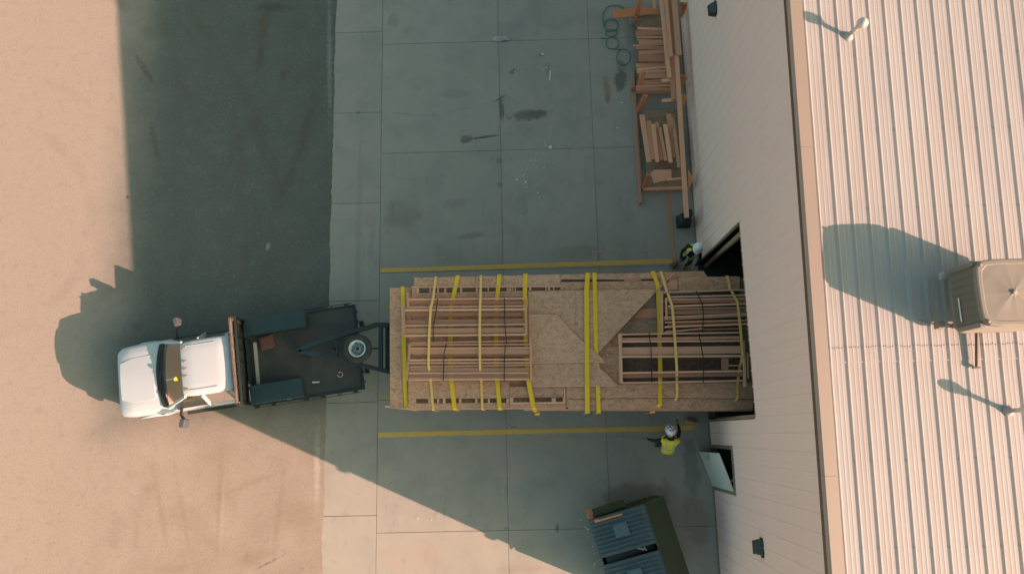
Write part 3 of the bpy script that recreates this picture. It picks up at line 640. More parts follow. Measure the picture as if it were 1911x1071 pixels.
# ------------------------------------------------------------------ roof equipment
def roof_z(y): return zr(y) + .01
def cooler(x0, x1, y0, y1, zb, zt, label, legs_to=None):
    C_ = thing('evaporative_cooler', ((x0 + x1) / 2, (y0 + y1) / 2, zb), label, 'cooler')
    w = .05
    b = MB(); b.prism([(x0 + .1, y0), (x1 - .1, y0), (x1, y0 + .1), (x1, y1 - .1), (x1 - .1, y1), (x0 + .1, y1), (x0, y1 - .1), (x0, y0 + .1)], zb, zb + .10); b.build('base_tray', M_beige, C_, bevel=.01)
    # side pads with louvres
    zc0, zc1 = zb + .10, zt - .10
    b = MB(); b.bx(x0 + .06, x1 - .06, y0 + .06, y1 - .06, zc0 + .002, zc1 - .002); b.build('wet_pad', M_louvred, C_)
    for (cx_, cy_) in [(x0 + .05, y0 + .05), (x1 - .05, y0 + .05), (x0 + .05, y1 - .05), (x1 - .05, y1 - .05)]:
        b = MB(); b.box((cx_, cy_, (zc0 + zc1) / 2), (.09, .09, zc1 - zc0)); b.build('corner_post', M_beige, C_, bevel=.01)
    for sx in (0, 1):
        X = x0 + .02 if sx == 0 else x1 - .02
        b = MB()
        for k in range(9):
            z = zc0 + (k + .5) * (zc1 - zc0) / 9; b.box((X, (y0 + y1) / 2, z), (.055, y1 - y0 - .2, .008), m=Matrix.Rotation(-.7 if sx == 0 else .7, 3, 'Y'))
        b.build('louvre', M_louvre, C_)
        for k in range(8):
            yy = y0 + .12 + (y1 - y0 - .24) * k / 7
            b = MB(); b.box((X - (.02 if sx == 0 else -.02), yy, (zc0 + zc1) / 2), (.014, .008, zc1 - zc0)); b.build('louvre_divider', M_louvre, C_)
    for sy in (0, 1):
        Yv = y0 + .02 if sy == 0 else y1 - .02
        b = MB()
        for k in range(9):
            z = zc0 + (k + .5) * (zc1 - zc0) / 9; b.box(((x0 + x1) / 2, Yv, z), (x1 - x0 - .2, .055, .008), m=Matrix.Rotation(.7 if sy == 0 else -.7, 3, 'X'))
        b.build('louvre', M_beige, C_)
    # lid: rounded edge, radial creases, centre boss
    b = MB(); cxm, cym = (x0 + x1) / 2, (y0 + y1) / 2; n = 32; rings = []
    def sq(t, s):
        c, s_ = math.cos(t), math.sin(t); k = (abs(c) ** 6 + abs(s_) ** 6) ** (-1 / 6.0)
        return (cxm + c * k * s * (x1 - x0) / 2, cym + s_ * k * s * (y1 - y0) / 2)
    prof = [(1.0, zt - .10), (1.01, zt - .03), (.99, zt - .008), (.95, zt), (.86, zt + .002), (.84, zt - .006), (.45, zt + .006), (.12, zt + .02), (.06, zt + .03)]
    vs = []; fs = []
    for i, (s, z) in enumerate(prof):
        for j in range(n):
            x, y = sq(2 * PI * (j + .5) / n, s); zz = z
            if 5 <= i <= 7: zz += .0015 if j % 4 == 0 else (-.001 if j % 4 == 2 else 0)
            vs.append((x, y, zz))
    for i in range(len(prof) - 1):
        for j in range(n): fs.append((i * n + j, i * n + (j + 1) % n, (i + 1) * n + (j + 1) % n, (i + 1) * n + j))
    fs.append(tuple(range((len(prof) - 1) * n, len(prof) * n))); fs.append(tuple(range(n))[::-1])
    b.add(vs, fs); lid = b.build('lid', M_beige, C_)
    b = MB(); b.lathe((cxm, cym, zt + .01), [(.045, 0), (.045, .02), (.03, .035), (.002, .04)], 12); b.build('boss', M_beige, lid, True)
    for (a, c) in ((x0 + .09, y0 + .09), (x1 - .09, y0 + .09), (x0 + .09, y1 - .09), (x1 - .09, y1 - .09)):
        b = MB(); b.lathe((a, c, zt), [(.03, 0), (.03, .02), (.015, .03)], 10); b.build('bolt', M_louvre, lid)
    for (a, c) in ((x0 + .15, y0 + .15), (x1 - .15, y0 + .15), (x0 + .15, y1 - .15), (x1 - .15, y1 - .15)):
        zz = roof_z(c) if legs_to is None else legs_to
        b = MB(); b.box((a, c, (zz + zb) / 2), (.05, .05, zb - zz)); b.build('leg', M_louvre, C_)
    return C_
c1 = cooler(7.80, 8.95, 1.60, 2.76, 8.46, 9.34, 'boxy beige evaporative cooler on the ribbed roof, its side louvres facing the yard')
b = MB(); b.box((7.772, 1.98, 8.78), (.006, .42, .035)); b.build('side_label', M_whitebit, c1)
p = P(1758, 515, 8.5); b = MB(); b.box((p.x, p.y, 8.5), (.07, .12, .1)); b.box((p.x + .06, p.y - .02, 8.5), (.1, .04, .05)); b.build('water_valve', M_pipe, c1)
p = P(1752, 607, 8.35); b = MB(); b.box((p.x, p.y, 8.37), (.13, .13, .16)); b.build('electric_box', M_louvre, c1, bevel=.01)
b = MB(); b.tube([(p.x, p.y + .0, 8.42), (p.x + .15, p.y - .01, 8.47), (7.86, p.y + .02, 8.5)], .012); b.tube([(p.x, p.y - .04, 8.38), (p.x + .2, p.y - .04, 8.40), (7.9, p.y, 8.5)], .010)
q = P(1716, 596, 8.3); b.tube([(p.x, p.y, 8.35), (q.x, q.y, roof_z(q.y) + .03)], .012); b.build('conduit', M_louvre, c1)
# channel running from under the cooler
pa = P(1822, 620, 8.28); pb = P(1826, 684, 8.28)
ch = thing('drain_pipe', (pb.x, pb.y, roof_z(pb.y)), 'short brown drain pipe running out from under the beige cooler over the roof ribs', 'pipe')
b = MB(); b.tube([(pa.x, pa.y + .1, roof_z(pa.y) + .12), (pb.x, pb.y, roof_z(pb.y) + .07)], .030, 10); b.build('pipe', M_fascia, ch)
b = MB(); b.box((pb.x, pb.y - .01, roof_z(pb.y) + .05), (.13, .03, .05)); b.build('foot', M_rust, ch)

def ballvent(base, top, label, h_cap):
    v = thing('pipe_vent', base, label, 'vent pipe', 'ball capped vent pipes on the roof')
    b = MB(); zb = roof_z(base[1]) - .01
    b.lathe((base[0], base[1], zb), [(.11, 0), (.09, .02), (.065, .06), (.05, .09), (.045, .10)], 20); b.build('flashing', M_roof, v, True)
    bt = Vector((base[0], base[1], zb + .1)); tp = Vector(top)
    b = MB(); b.tube([bt, tp], .042, 14); b.build('pipe', M_pipe, v, True)
    b = MB(); m_ = bt.lerp(tp, .68); m2 = bt.lerp(tp, .82); b.tube([m_, m2], .065, 14); b.build('collar', M_pipe, v)
    b = MB(); b.lathe(tp, [(.01, -.10)] + [(.105 * math.cos(a), .105 * math.sin(a)) for a in [i * PI / 10 - PI / 2 + .3 for i in range(9)]] + [(.01, .105)], 20); b.build('ball_cap', M_pipe, v, True)
ballvent((6.47, 7.40, 8.6), (6.57, 7.44, 8.99), 'thin metal vent pipe with a round ball cap, upper one near the roof edge', .1)
pv = P(1884, 766, 8.14)
ballvent((pv.x, pv.y, 8.1), (pv.x + .02, pv.y, 8.60), 'thin metal vent pipe with a round ball cap below the boxy cooler', .1)

# ------------------------------------------------------------------ truck
TR = thing('flatbed_truck', (-4.55, 2.51, 0), 'white crew pickup truck with a dark steel flatbed, parked half in the sun', 'truck', rz=math.atan2(-.131, -.991))
# local frame: +x forward from the bed's rear, +y driver's left (towards the picture's lower edge)
def loft(secs, m, name, parent, smooth=True, closed_ends=True, crease=None):
    b = MB(); k = len(secs[0]); vs = [v for s in secs for v in s]; fs = []
    for i in range(len(secs) - 1):
        for j in range(k - 1): fs.append((i * k + j, i * k + j + 1, (i + 1) * k + j + 1, (i + 1) * k + j))
    if closed_ends: fs.append(tuple(range(k))[::-1]); fs.append(tuple(range((len(secs) - 1) * k, len(secs) * k)))
    b.add(vs, fs); o = b.build(name, m, parent, smooth)
    return o
def sharp(o, ang=35):
    me = o.data
    bm = bmesh.new(); bm.from_mesh(me)
    for e in bm.edges:
        if len(e.link_faces) == 2 and e.calc_face_angle() > math.radians(ang): e.smooth = False
    bm.to_mesh(me); bm.free()
def body_sec(x, hw, zb, zs, zt, crown, n=6):
    """half profile mirrored: sill -> shoulder -> top centre"""
    h = [(hw - .04, zb), (hw, zb + .15), (hw + .01, (zb + zs) / 2 + .1), (hw, zs - .06), (hw - .035, zs), (hw - .12, zt), (hw * .66, zt + crown * .6), (hw * .33, zt + crown * .9)]
    r = [(x, -a, z) for a, z in h] + [(x, 0, zt + crown)] + [(x, a, z) for a, z in h[::-1]]
    return r
secs = [body_sec(6.78, .80, .62, .94, .98, .02), body_sec(6.74, .90, .50, 1.08, 1.13, .03), body_sec(6.60, .96, .45, 1.16, 1.21, .04), body_sec(6.3, .985, .45, 1.19, 1.24, .05),
        body_sec(5.9, 1.0, .45, 1.21, 1.27, .05), body_sec(5.55, 1.0, .45, 1.22, 1.28, .04), body_sec(5.3, 1.0, .42, 1.23, 1.28, .0), body_sec(5.1, 1.0, .42, 1.22, 1.22, .0), body_sec(4.8, 1.0, .42, 1.20, 1.21, .0),
        body_sec(4.0, 1.0, .42, 1.20, 1.21, 0), body_sec(3.36, .99, .42, 1.20, 1.21, 0)]
body = loft(secs, M_white, 'body', TR); sharp(body, 30)
# hood bulge
b = MB(); vs = []; prof = [(6.62, .50), (6.3, .60), (5.9, .62), (5.72, .62), (5.66, .58)]
hs_ = []
for (x, hw) in prof:
    zt = 1.24 + (6.3 - x) * .07 if x < 6.5 else 1.215
    hs_.append([(x, -hw - .03, zt - .02), (x, -hw, zt + .045), (x, -hw * .5, zt + .07), (x, 0, zt + .078), (x, hw * .5, zt + .07), (x, hw, zt + .045), (x, hw + .03, zt - .02)])
hb_ = loft(hs_, M_white, 'hood_bulge', TR); sharp(hb_, 25)
b = MB()
for s in (-1, 1):
    b.bar((6.6, s * .80, 1.20), (5.62, s * .84, 1.275), .012, .008)
    b.bar((6.72, s * .58, 1.15), (6.6, s * .80, 1.20), .010, .008)
b.build('hood_gap', M_blackpl, TR)
# cowl, windshield, roof, pillars
def ws(t, u):  # point on the windshield: t across -1..1, u 0 bottom 1 top
    x = (5.43 - .12 * t * t) * (1 - u) + (4.66 - .05 * t * t) * u; y_ = t * (.86 * (1 - u) + .70 * u); z = 1.30 * (1 - u) + 1.86 * u
    return Vector((x, y_, z))
b = MB(); N = 12
vs = [ws(-1 + 2 * i / N, u) for u in (0, .5, 1) for i in range(N + 1)]
fs = [(r * (N + 1) + i, r * (N + 1) + i + 1, (r + 1) * (N + 1) + i + 1, (r + 1) * (N + 1) + i) for r in range(2) for i in range(N)]
b.add(vs, fs); b.build('windshield', M_glass, TR, True)
b = MB()   # cowl
vs = [(5.60 - .14 * t * t, t * .88, 1.335) for t in [-1 + 2 * i / N for i in range(N + 1)]] + [(5.42 - .12 * t * t, t * .88, 1.325) for t in [-1 + 2 * i / N for i in range(N + 1)]]
b.add(vs, [(i, i + 1, N + 2 + i, N + 1 + i) for i in range(N)]); b.build('cowl', M_blackpl, TR)
for (a, c) in ((.50, .02), (-.12, -.62)):
    b = MB(); b.bar((5.52, a, 1.355), (5.45, c, 1.352), .022, .015); b.bar((5.55, a, 1.355), (5.48, (a + c) / 2, 1.355), .014, .014); b.build('wiper', M_blackpl, TR)
def roof_sec(x, hw, z, cr):
    h = [(hw + .03, z - .09), (hw, z - .03), (hw - .05, z), (hw * .6, z + cr * .7)]
    return [(x, -a, q) for a, q in h] + [(x, 0, z + cr)] + [(x, a, q) for a, q in h[::-1]]
rs = [roof_sec(4.66, .68, 1.855, .015), roof_sec(4.55, .71, 1.885, .02), roof_sec(4.3, .73, 1.90, .03), roof_sec(3.7, .73, 1.905, .03), roof_sec(3.36, .71, 1.895, .025), roof_sec(3.29, .70, 1.85, .02)]
rf = loft(rs, M_white, 'roof', TR); sharp(rf, 40)
for s in (-1, 1):
    b = MB(); b.bar((3.7, s * .60, 1.929), (4.5, s * .60, 1.916), .02, .012); b.build('roof_rib', M_white, TR)
for s in (-1, 1):
    for (p0, p1, w_, h_, nm) in [((5.34, s * .905, 1.29), (4.62, s * .735, 1.83), .07, .07, 'pillar'), ((4.20, s * .985, 1.22), (4.18, s * .755, 1.83), .04, .11, 'pillar'), ((3.36, s * .96, 1.22), (3.38, s * .73, 1.83), .09, .13, 'pillar')]:
        b = MB(); b.bar(p0, p1, w_, h_); b.build(nm, M_white, TR, bevel=.008)
    # side glass
    def sidept(x, u): return Vector((x, s * (.985 * (1 - u) + .745 * u), 1.22 + .61 * u))
    for (xa_, xb_, xc_, xd_) in [(5.10, 4.24, 4.24, 4.66), (4.14, 3.50, 3.56, 4.14)]:
        b = MB(); b.add([sidept(xa_, .03), sidept(xb_, .03), sidept(xc_, .97), sidept(xd_, .97)], [(0, 1, 2, 3)]); b.build('side_window', M_glass, TR)
    b = MB(); b.bar((5.12, s * .99, 1.225), (3.4, s * .985, 1.225), .03, .03); b.build('window_sill', M_blackpl if s < 0 else M_white, TR)
    b = MB(); b.bar((5.3, s * 1.004, .55), (5.3, s * 1.004, 1.14), .012, .012); b.bar((4.19, s * 1.008, .5), (4.19, s * 1.008, 1.19), .012, .012); b.build('door_gap', M_blackpl, TR)
    b = MB(); b.box((4.34, s * 1.02, 1.06), (.18, .03, .035)); b.build('door_handle', M_blackpl if s < 0 else M_chrome, TR)
    # tow mirrors
    b = MB(); b.tube([(4.98, s * .96, 1.28), (4.98, s * 1.16, 1.36), (4.86, s * 1.34, 1.40)], [.045, .04, .05], 8); arm = b.build('mirror_arm', M_blackpl, TR)
    b = MB(); b.box((4.88, s * 1.40, 1.42), (.15, .24, .32), rz=-.25 * s); b.build('mirror', M_greypl, TR, bevel=.03)
    # headlight
    b = MB(); b.box((6.70, s * .80, .93), (.16, .24, .16), rz=s * .35); b.build('headlight', M_headl, TR, bevel=.03)
    # running board, flares
    b = MB(); b.bar((5.2, s * 1.03, .42), (3.5, s * 1.03, .42), .12, .05); b.build('running_board', M_blackpl, TR)
    b = MB(); b.tube([(6.42, s * .99, .46), (6.36, s * 1.02, .78), (6.12, s * 1.03, .95), (5.8, s * 1.03, .97), (5.54, s * 1.02, .80), (5.46, s * .99, .48)], .035, 6); b.build('wheel_flare', M_white, TR, True)
    for (wx, dual) in ((5.95, 0), (1.3, 1)):
        for dk in range(2 if dual else 1):
            yy = s * (.86 - dk * .30); Rm_ = Matrix.Rotation(PI / 2, 3, 'X')
            b = MB(); b.lathe((wx, yy, .39), [(.22, -.12), (.36, -.12), (.39, -.09), (.39, .09), (.36, .12), (.22, .12)], 28, Rm_); w = b.build('wheel', M_tyre, TR)
            b = MB(); b.lathe((wx, yy, .39), [(.05, -.10), (.22, -.115), (.22, .115), (.05, .10)], 20, Rm_); b.build('rim', M_rim, w)
b = MB(); b.bar((3.31, 0, 1.57), (3.33, 0, 1.57), 1.35, .42); b.build('rear_window', M_glass, TR)
b = MB(); b.bx(3.29, 3.36, -.90, .90, 1.0, 1.36); b.build('cab_back', M_white, TR)
b = MB(); b.bx(4.62, 5.36, -.80, .80, 1.23, 1.30); b.build('dashboard', M_seat, TR, bevel=.02)
for s in (-1, 1):
    b = MB(); b.bx(4.25, 4.38, s * .4 - .24, s * .4 + .24, 1.228, 1.72); b.build('seat', M_seat, TR, bevel=.04)
b = MB(); b.bx(3.5, 4.95, -.82, .82, 1.224, 1.228); b.build('cab_floor', M_seat, TR)
b = MB(); b.bar((4.66, .42, 1.45), (4.60, .42, 1.52), .36, .03); b.build('steering_wheel', M_blackpl, TR)
for t in (-.56, -.20, 0, .20, .56):
    b = MB(); b.add([(4.60, t - .028, 1.88), (4.60, t + .028, 1.88), (4.48, t + .018, 1.90), (4.48, t - .018, 1.90), (4.57, t - .02, 1.925), (4.57, t + .02, 1.925), (4.50, t + .014, 1.925), (4.50, t - .014, 1.925)],
          [(0, 1, 2, 3), (4, 7, 6, 5), (0, 4, 5, 1), (1, 5, 6, 2), (2, 6, 7, 3), (3, 7, 4, 0)]); b.build('roof_marker_light', M_amber, TR)
# a yellow clip-on toy at the antenna/wiper and a pale streak beside it
q = ws(.28, .72)
b = MB(); b.lathe(q + Vector((.02, 0, .02)), [(.03, 0), (.06, .02), (.05, .06), (.01, .08)], 12); b.lathe(q + Vector((-.03, .03, .02)), [(.02, 0), (.045, .02), (.03, .05), (.01, .06)], 10)
b.build('yellow_clip', M_vest, TR)
b = MB(); b.bar(ws(.24, .66) + Vector((.012, 0, .012)), ws(.20, .18) + Vector((.012, 0, .012)), .035, .006); b.build('pale_streak', M_silver, TR)
b = MB(); b.bx(6.78, 6.90, -.92, .92, .50, .72); b.build('front_bumper', M_chrome, TR, bevel=.03)
b = MB(); b.bx(6.78, 6.83, -.60, .60, .74, .96); b.build('grille', M_blackpl, TR, bevel=.01)
b = MB(); b.bx(.1, 6.5, -.42, -.32, .50, .68); b.bx(.1, 6.5, .32, .42, .50, .68); b.build('chassis_rail', M_blackpl, TR)
# flatbed
ZB = 1.05
b = MB(); b.bx(.06, 3.12, -1.16, 1.16, ZB - .10, ZB - .002)
b.build('bed_deck', M_bed, TR)
for (s) in (-1, 1):
    b = MB(); b.bx(0, 3.2, s * 1.165, s * 1.21, ZB - .11, ZB + .035); b.build('side_rail', M_darksteel, TR)
    for k in range(7):
        b = MB(); b.box((.25 + k * .46, s * 1.235, ZB - .03), (.10, .045, .12)); b.build('stake_pocket', M_rust if k % 3 == 1 else M_darksteel, TR)
    b = MB(); b.bx(0.1, 3.1, s * 1.262, s * 1.275, ZB - .06, ZB + .0); b.build('rub_rail', M_darksteel, TR)
b = MB(); b.bx(0, .045, -1.163, 1.163, ZB - .11, ZB + .035); b.build('rear_rail', M_darksteel, TR)
for k in range(8):
    b = MB(); b.box((-.02, -1.0 + k * .286, ZB - .03), (.04, .07, .09)); b.build('rear_bracket', M_darksteel, TR)
b = MB(); b.bx(-.12, -.02, -.75, -.57, .58, .82); b.build('rear_step', M_blackpl, TR)
b = MB(); b.bx(-.12, -.02, .57, .75, .58, .82); b.build('rear_step', M_blackpl, TR)
# headboard
b = MB(); b.bx(3.175, 3.24, -1.17, 1.17, 1.975, 2.045); b.build('headboard_rail', M_rust, TR, bevel=.01)
b = MB(); b.bx(3.10, 3.149, -1.17, 1.17, 1.80, 1.90); b.build('headboard_rail', M_darksteel, TR)
for t in (-1.13, -.7, -.35, 0, .35, .7, 1.13):
    b = MB(); b.bx(3.15, 3.22, t - .03, t + .03, ZB, 1.958); b.build('headboard_post', M_rust if abs(t) > 1 else M_darksteel, TR)
b = MB(); b.bx(3.19, 3.20, -1.168, 1.168, ZB, 1.974); b.build('headboard_sheet', M_bed, TR)
for s in (-1, 1):
    b = MB(); b.add([(3.14, s * 1.2, ZB), (3.24, s * 1.2, ZB), (3.24, s * 1.2, 2.05), (3.14, s * 1.2, 2.05), (3.0, s * 1.2, 1.3), (3.14, s * 1.17, ZB), (3.24, s * 1.17, ZB), (3.24, s * 1.17, 2.05), (3.14, s * 1.17, 2.05), (3.0, s * 1.17, 1.3)],
          [(0, 1, 2, 3, 4), (9, 8, 7, 6, 5), (0, 5, 6, 1), (1, 6, 7, 2), (2, 7, 8, 3), (3, 8, 9, 4), (4, 9, 5, 0)]); b.build('headboard_gusset', M_darksteel, TR)
def toolbox(x0, x1, y0, y1, nm):
    b = MB(); b.bx(x0, x1, y0, y1, ZB + .002, 1.40); bo = b.build('tool_box', M_boxsteel, TR, bevel=.012)
    b = MB(); b.bx(x0 - .015, x1 + .015, y0 - .012, y1 + .012, 1.402, 1.44); b.build('lid', M_boxsteel, bo, bevel=.01)
    b = MB(); b.box(((x0 + x1) / 2 - .3, y1 + .02 if y1 > 0 else y0 - .02, 1.3), (.1, .02, .08)); b.build('latch', M_chrome, bo)
toolbox(1.35, 3.02, -1.19, -.74, 'n'); toolbox(1.62, 3.02, .68, 1.17, 's')
b = MB(); b.bx(3.03, 3.09, -.65, .6, ZB, 1.30); b.build('bed_cross_plate', M_darksteel, TR)

# loose things on the bed (world coordinates)
def bedpt(x, y, z): return TR.matrix_basis @ Vector((x, y, z))
TR.matrix_basis = Matrix.LocRotScale(TR.location, TR.rotation_euler, Vector((1, 1, 1)))
b = MB(); b.bar(bedpt(2.90, -.56, ZB + .03), bedpt(2.90, .62, ZB + .03), .09, .05)
tag(b.build('pale_plank', mat('dry_pale_plank', (.46, .40, .32), .8, 0, .6, 3, (.36, .31, .25))), 'pale wooden plank lying across the truck bed behind the cab', 'plank')
b = MB(); ang = TR.rotation_euler.z + .15
b.box(bedpt(2.55, -.50, ZB + .05), (.40, .38, .09), rz=ang); b.box(bedpt(2.57, -.5, ZB + .10), (.30, .3, .02), rz=ang + .1)
tag(b.build('red_pad', M_redb, bevel=.01), 'worn red brown square pad on the dark truck bed', 'pad')

b = MB(); b.bar(bedpt(1.42, .80, ZB + .008), bedpt(1.22, .82, ZB + .008), .035, .012)
tag(b.build('white_strip', M_whitebit), 'tiny white strip on the truck bed behind the lower tool box', 'scrap')
b = MB(); cpts = [bedpt(.62 + .07 * math.cos(a) * (1 + .1 * math.sin(3 * a)), .70 + .07 * math.sin(a), ZB + .012) for a in [i * 2 * PI / 16 for i in range(15)]]; b.tube(cpts, .012, 6)
tag(b.build('chain_coil', M_jambedge), 'small coil of pale chain lying on the rear of the truck bed', 'chain')

# ------------------------------------------------------------------ gooseneck trailer
TL = thing('gooseneck_trailer', (2.0, 2.25, 0), 'black gooseneck trailer coupled over the truck bed and carrying the framed panels', 'trailer')
zg = 1.62
def pt(px, py, z): return P(px, py, z)
cpl = pt(565, 655, zg)
for (m1, e1, e2) in [((600, 636), (703, 606), (735, 607)), ((602, 663), (727, 694), (745, 700))]:
    b = MB(); b.bar(pt(558, 654 + (0 if m1[1] < 650 else 2), zg), pt(*m1, zg), .12, .10); b.build('coupler_gusset', M_boxsteel, TL)
    b = MB(); b.bar(pt(*m1, zg + .02), pt(*e1, zg + .02), .115, .16); b.build('neck_beam', M_darksteel, TL, bevel=.008)
    b = MB(); b.bar(pt(*e1, zg + .02), pt(*e2, zg), .115, .16); b.build('neck_beam', M_darksteel, TL)
b = MB(); b.bar(pt(711, 607, zg + .03), pt(711, 692, zg + .03), .10, .12); b.build('cross_beam', M_darksteel, TL)
b = MB(); b.bar(pt(723, 606, zg - .1), pt(723, 696, zg - .1), .10, .12); b.build('cross_beam', M_darksteel, TL)
b = MB(); b.bar(pt(630, 630, zg), pt(629, 668, zg), .05, .06); b.build('cross_beam', M_darksteel, TL)
b = MB(); b.bar(pt(556, 655, 1.2), pt(578, 665, 1.2), .16, .2); b.build('coupler', M_blackpl, TL)
b = MB(); q = pt(562, 655, 1.3); b.tube([(q.x, q.y, 1.06), (q.x, q.y, 1.66)], .05, 12); b.build('coupler_post', M_blackpl, TL)
b = MB(); q = pt(622, 650, 1.4); b.tube([(q.x, q.y, 1.06), (q.x, q.y, 1.5)], .035, 10); b.build('jack', M_blackpl, TL)
b = MB(); b.bar(pt(630, 651, zg - .05), pt(712, 650, zg - .05), .04, .05); b.build('tyre_carrier', M_darksteel, TL)
# down to the deck
for py in (612, 690):
    b = MB(); a = pt(727, py, zg); b.bar((a.x, a.y, zg), (a.x + .1, a.y, .95), .12, .16); b.build('neck_drop', M_darksteel, TL)
b = MB(); b.bx(-3.4, 9.0, .92, 3.62, .88, .96); b.build('deck', M_woodold, TL)
for yy in (1.5, 3.0):
    b = MB(); b.bx(-3.55, 9.0, yy - .08, yy + .08, .62, .879); b.build('main_rail', M_darksteel, TL)
for yy in (.90, 3.64):
    b = MB(); b.bx(-3.45, 9.0, yy - .03, yy + .03, .80, .965); b.build('side_rail', M_darksteel, TL)
for wx in (2.9, 3.9):
    for yy in (1.02, 1.30, 3.22, 3.50):
        Rm_ = Matrix.Rotation(PI / 2, 3, 'X')
        b = MB(); b.lathe((wx, yy, .39), [(.22, -.11), (.36, -.11), (.39, -.08), (.39, .08), (.36, .11), (.22, .11)], 24, Rm_); w = b.build('wheel', M_tyre, TL)
        b = MB(); b.lathe((wx, yy, .39), [(.05, -.09), (.22, -.105), (.22, .105), (.05, .09)], 16, Rm_); b.build('rim', M_rim, w)
# spare tyre lying on the neck
sc_ = pt(668, 651, 1.72)
SPT = thing('spare_wheel', (sc_.x, sc_.y, 1.64), 'spare wheel with pale blue rim lying flat between the trailer neck beams', 'wheel')
b = MB(); b.lathe((sc_.x, sc_.y, 1.64), [(.215, .05), (.23, .0), (.33, .0), (.375, .04), (.39, .10), (.375, .165), (.34, .20), (.25, .205), (.232, .17)], 40, caps=False); b.build('tyre', M_tyre, SPT, True)
b = MB()
b.lathe((sc_.x, sc_.y, 1.64), [(.17, .09), (.175, .10), (.185, .16), (.200, .195), (.222, .205), (.232, .20), (.235, .185)][::-1], 40, caps=False); rim_ = b.build('rim', M_rim, SPT, True)
b = MB(); b.lathe((sc_.x, sc_.y, 1.64), [(.176, .09), (.15, .105), (.12, .085)], 32, caps=False); b.build('disc', M_rimd, rim_, True)
b = MB(); b.lathe((sc_.x, sc_.y, 1.64), [(.119, .087), (.075, .10), (.07, .13), (.055, .131)], 32, caps=False); b.build('hub', M_rimh, rim_, True)
b = MB(); b.lathe((sc_.x, sc_.y, 1.64), [(.054, .128), (.03, .125), (.01, .12)], 16); b.build('hub_bore', M_blackpl, rim_)
b = MB()
for k in range(8):
    a = k * PI / 4; b.lathe((sc_.x + .095 * math.cos(a), sc_.y + .095 * math.sin(a), 1.64 + .085), [(.013, 0), (.013, .03), (.006, .035)], 6)
b.build('lug_nut', M_blackpl, SPT)
b = MB()
for k in range(4):
    a = k * PI / 2 + .3; b.lathe((sc_.x + .165 * math.cos(a), sc_.y + .165 * math.sin(a), 1.64 + .103), [(.026, 0), (.026, .004)], 10)
b.build('hand_hole', M_blackpl, SPT)

# ------------------------------------------------------------------ the load
def L(x, y, z): return P(710 + x / 3.569, 490 + y / 3.569, z)
def LB(x, y, z): return L(x + 1249.4, y, z)
def board(name, poly, z, t, m, parent, f=L):
    """flat sheet whose top lies at z; poly in load coordinates"""
    b = MB(); b.prism([tuple(f(x, y, z))[:2] for x, y in poly], z - t, z); return b.build(name, m, parent)
def panel(name, label, cat='wall panel', group='sheathed wall panels stacked on the trailer', z=2.2, at=(300, 300)):
    c = L(at[0], at[1], z); return thing(name, (c.x, c.y, z - .15), label, cat, group)

# hidden lower layers carrying the visible ones
lowlab = ['plywood faced panel at the very bottom of the trailer stack', 'second panel from the bottom of the trailer stack', 'third panel from the bottom of the trailer stack', 'fourth panel from the bottom of the trailer stack']
for k in range(4):
    z1 = 1.20 + k * .24
    pn = thing('wall_panel_bundle', (2.2, 2.25, z1 - .22), lowlab[k], 'wall panel', 'sheathed wall panels stacked on the trailer')
    b = MB(); x0, x1 = -3.0 + .1 * (k % 2), 7.5; y0, y1 = (.75, 3.75) if k == 0 else (1.12, 3.40)
    b.bx(x0, x1, y0, y1, z1 - .03, z1); b.build('sheathing', M_osbdd, pn)
    for (ya, yb) in ((y0, y0 + .09), (y1 - .09, y1)):
        b = MB(); b.bx(x0, x1, ya, yb, z1 - .222, z1 - .032); b.build('plate', M_woodb, pn)
    for i in range(9):
        x = x0 + .3 + i * 1.2; b = MB(); b.bx(x, x + .04, y0 + .092, y1 - .092, z1 - .222, z1 - .032); b.build('stud', M_woodb, pn)

# base panel (left end and centre)
BZ = 2.14
pn = panel('base_wall_panel', 'long strand board panel whose left end sticks out past the rest of the load', z=BZ, at=(100, 500))
board('sheathing', [(62, 170), (204, 165), (206, 560), (63, 560)], BZ, .02, M_osb, pn)
board('sheathing', [(63, 562), (206, 562), (206, 962), (65, 962)], BZ, .02, M_osb, pn)
for (xa_, xb_) in [(208, 820), (822, 1440), (1442, 1612), (1614, 1880), (2420, 2600)]:
    for (ya_, yb_) in ([(246, 556), (558, 828)] if xa_ != 1614 else [(196, 470)]):
        board('sheathing', [(xa_, ya_), (xb_, ya_), (xb_, yb_), (xa_, yb_)], BZ, .02, M_osb if xa_ < 1500 else M_osbd, pn)  # darker copy on the right paints the shade between the frames
board('plate', [(66, 172), (78, 172), (78, 960), (66, 960)], BZ - .021, .14, M_wood, pn); board('plate', [(190, 172), (202, 172), (202, 960), (190, 960)], BZ - .021, .14, M_wood, pn)
board('plate', [(210, 250), (2590, 250), (2590, 262), (210, 262)], BZ - .021, .14, M_wood, pn); board('plate', [(210, 812), (2590, 812), (2590, 824), (210, 824)], BZ - .021, .14, M_wood, pn)
# lip board at lower left corner
board('lip_board', [(30, 953), (235, 955), (235, 966), (30, 964)], BZ - .03, .04, M_woodp, pn)

PZ = 2.26
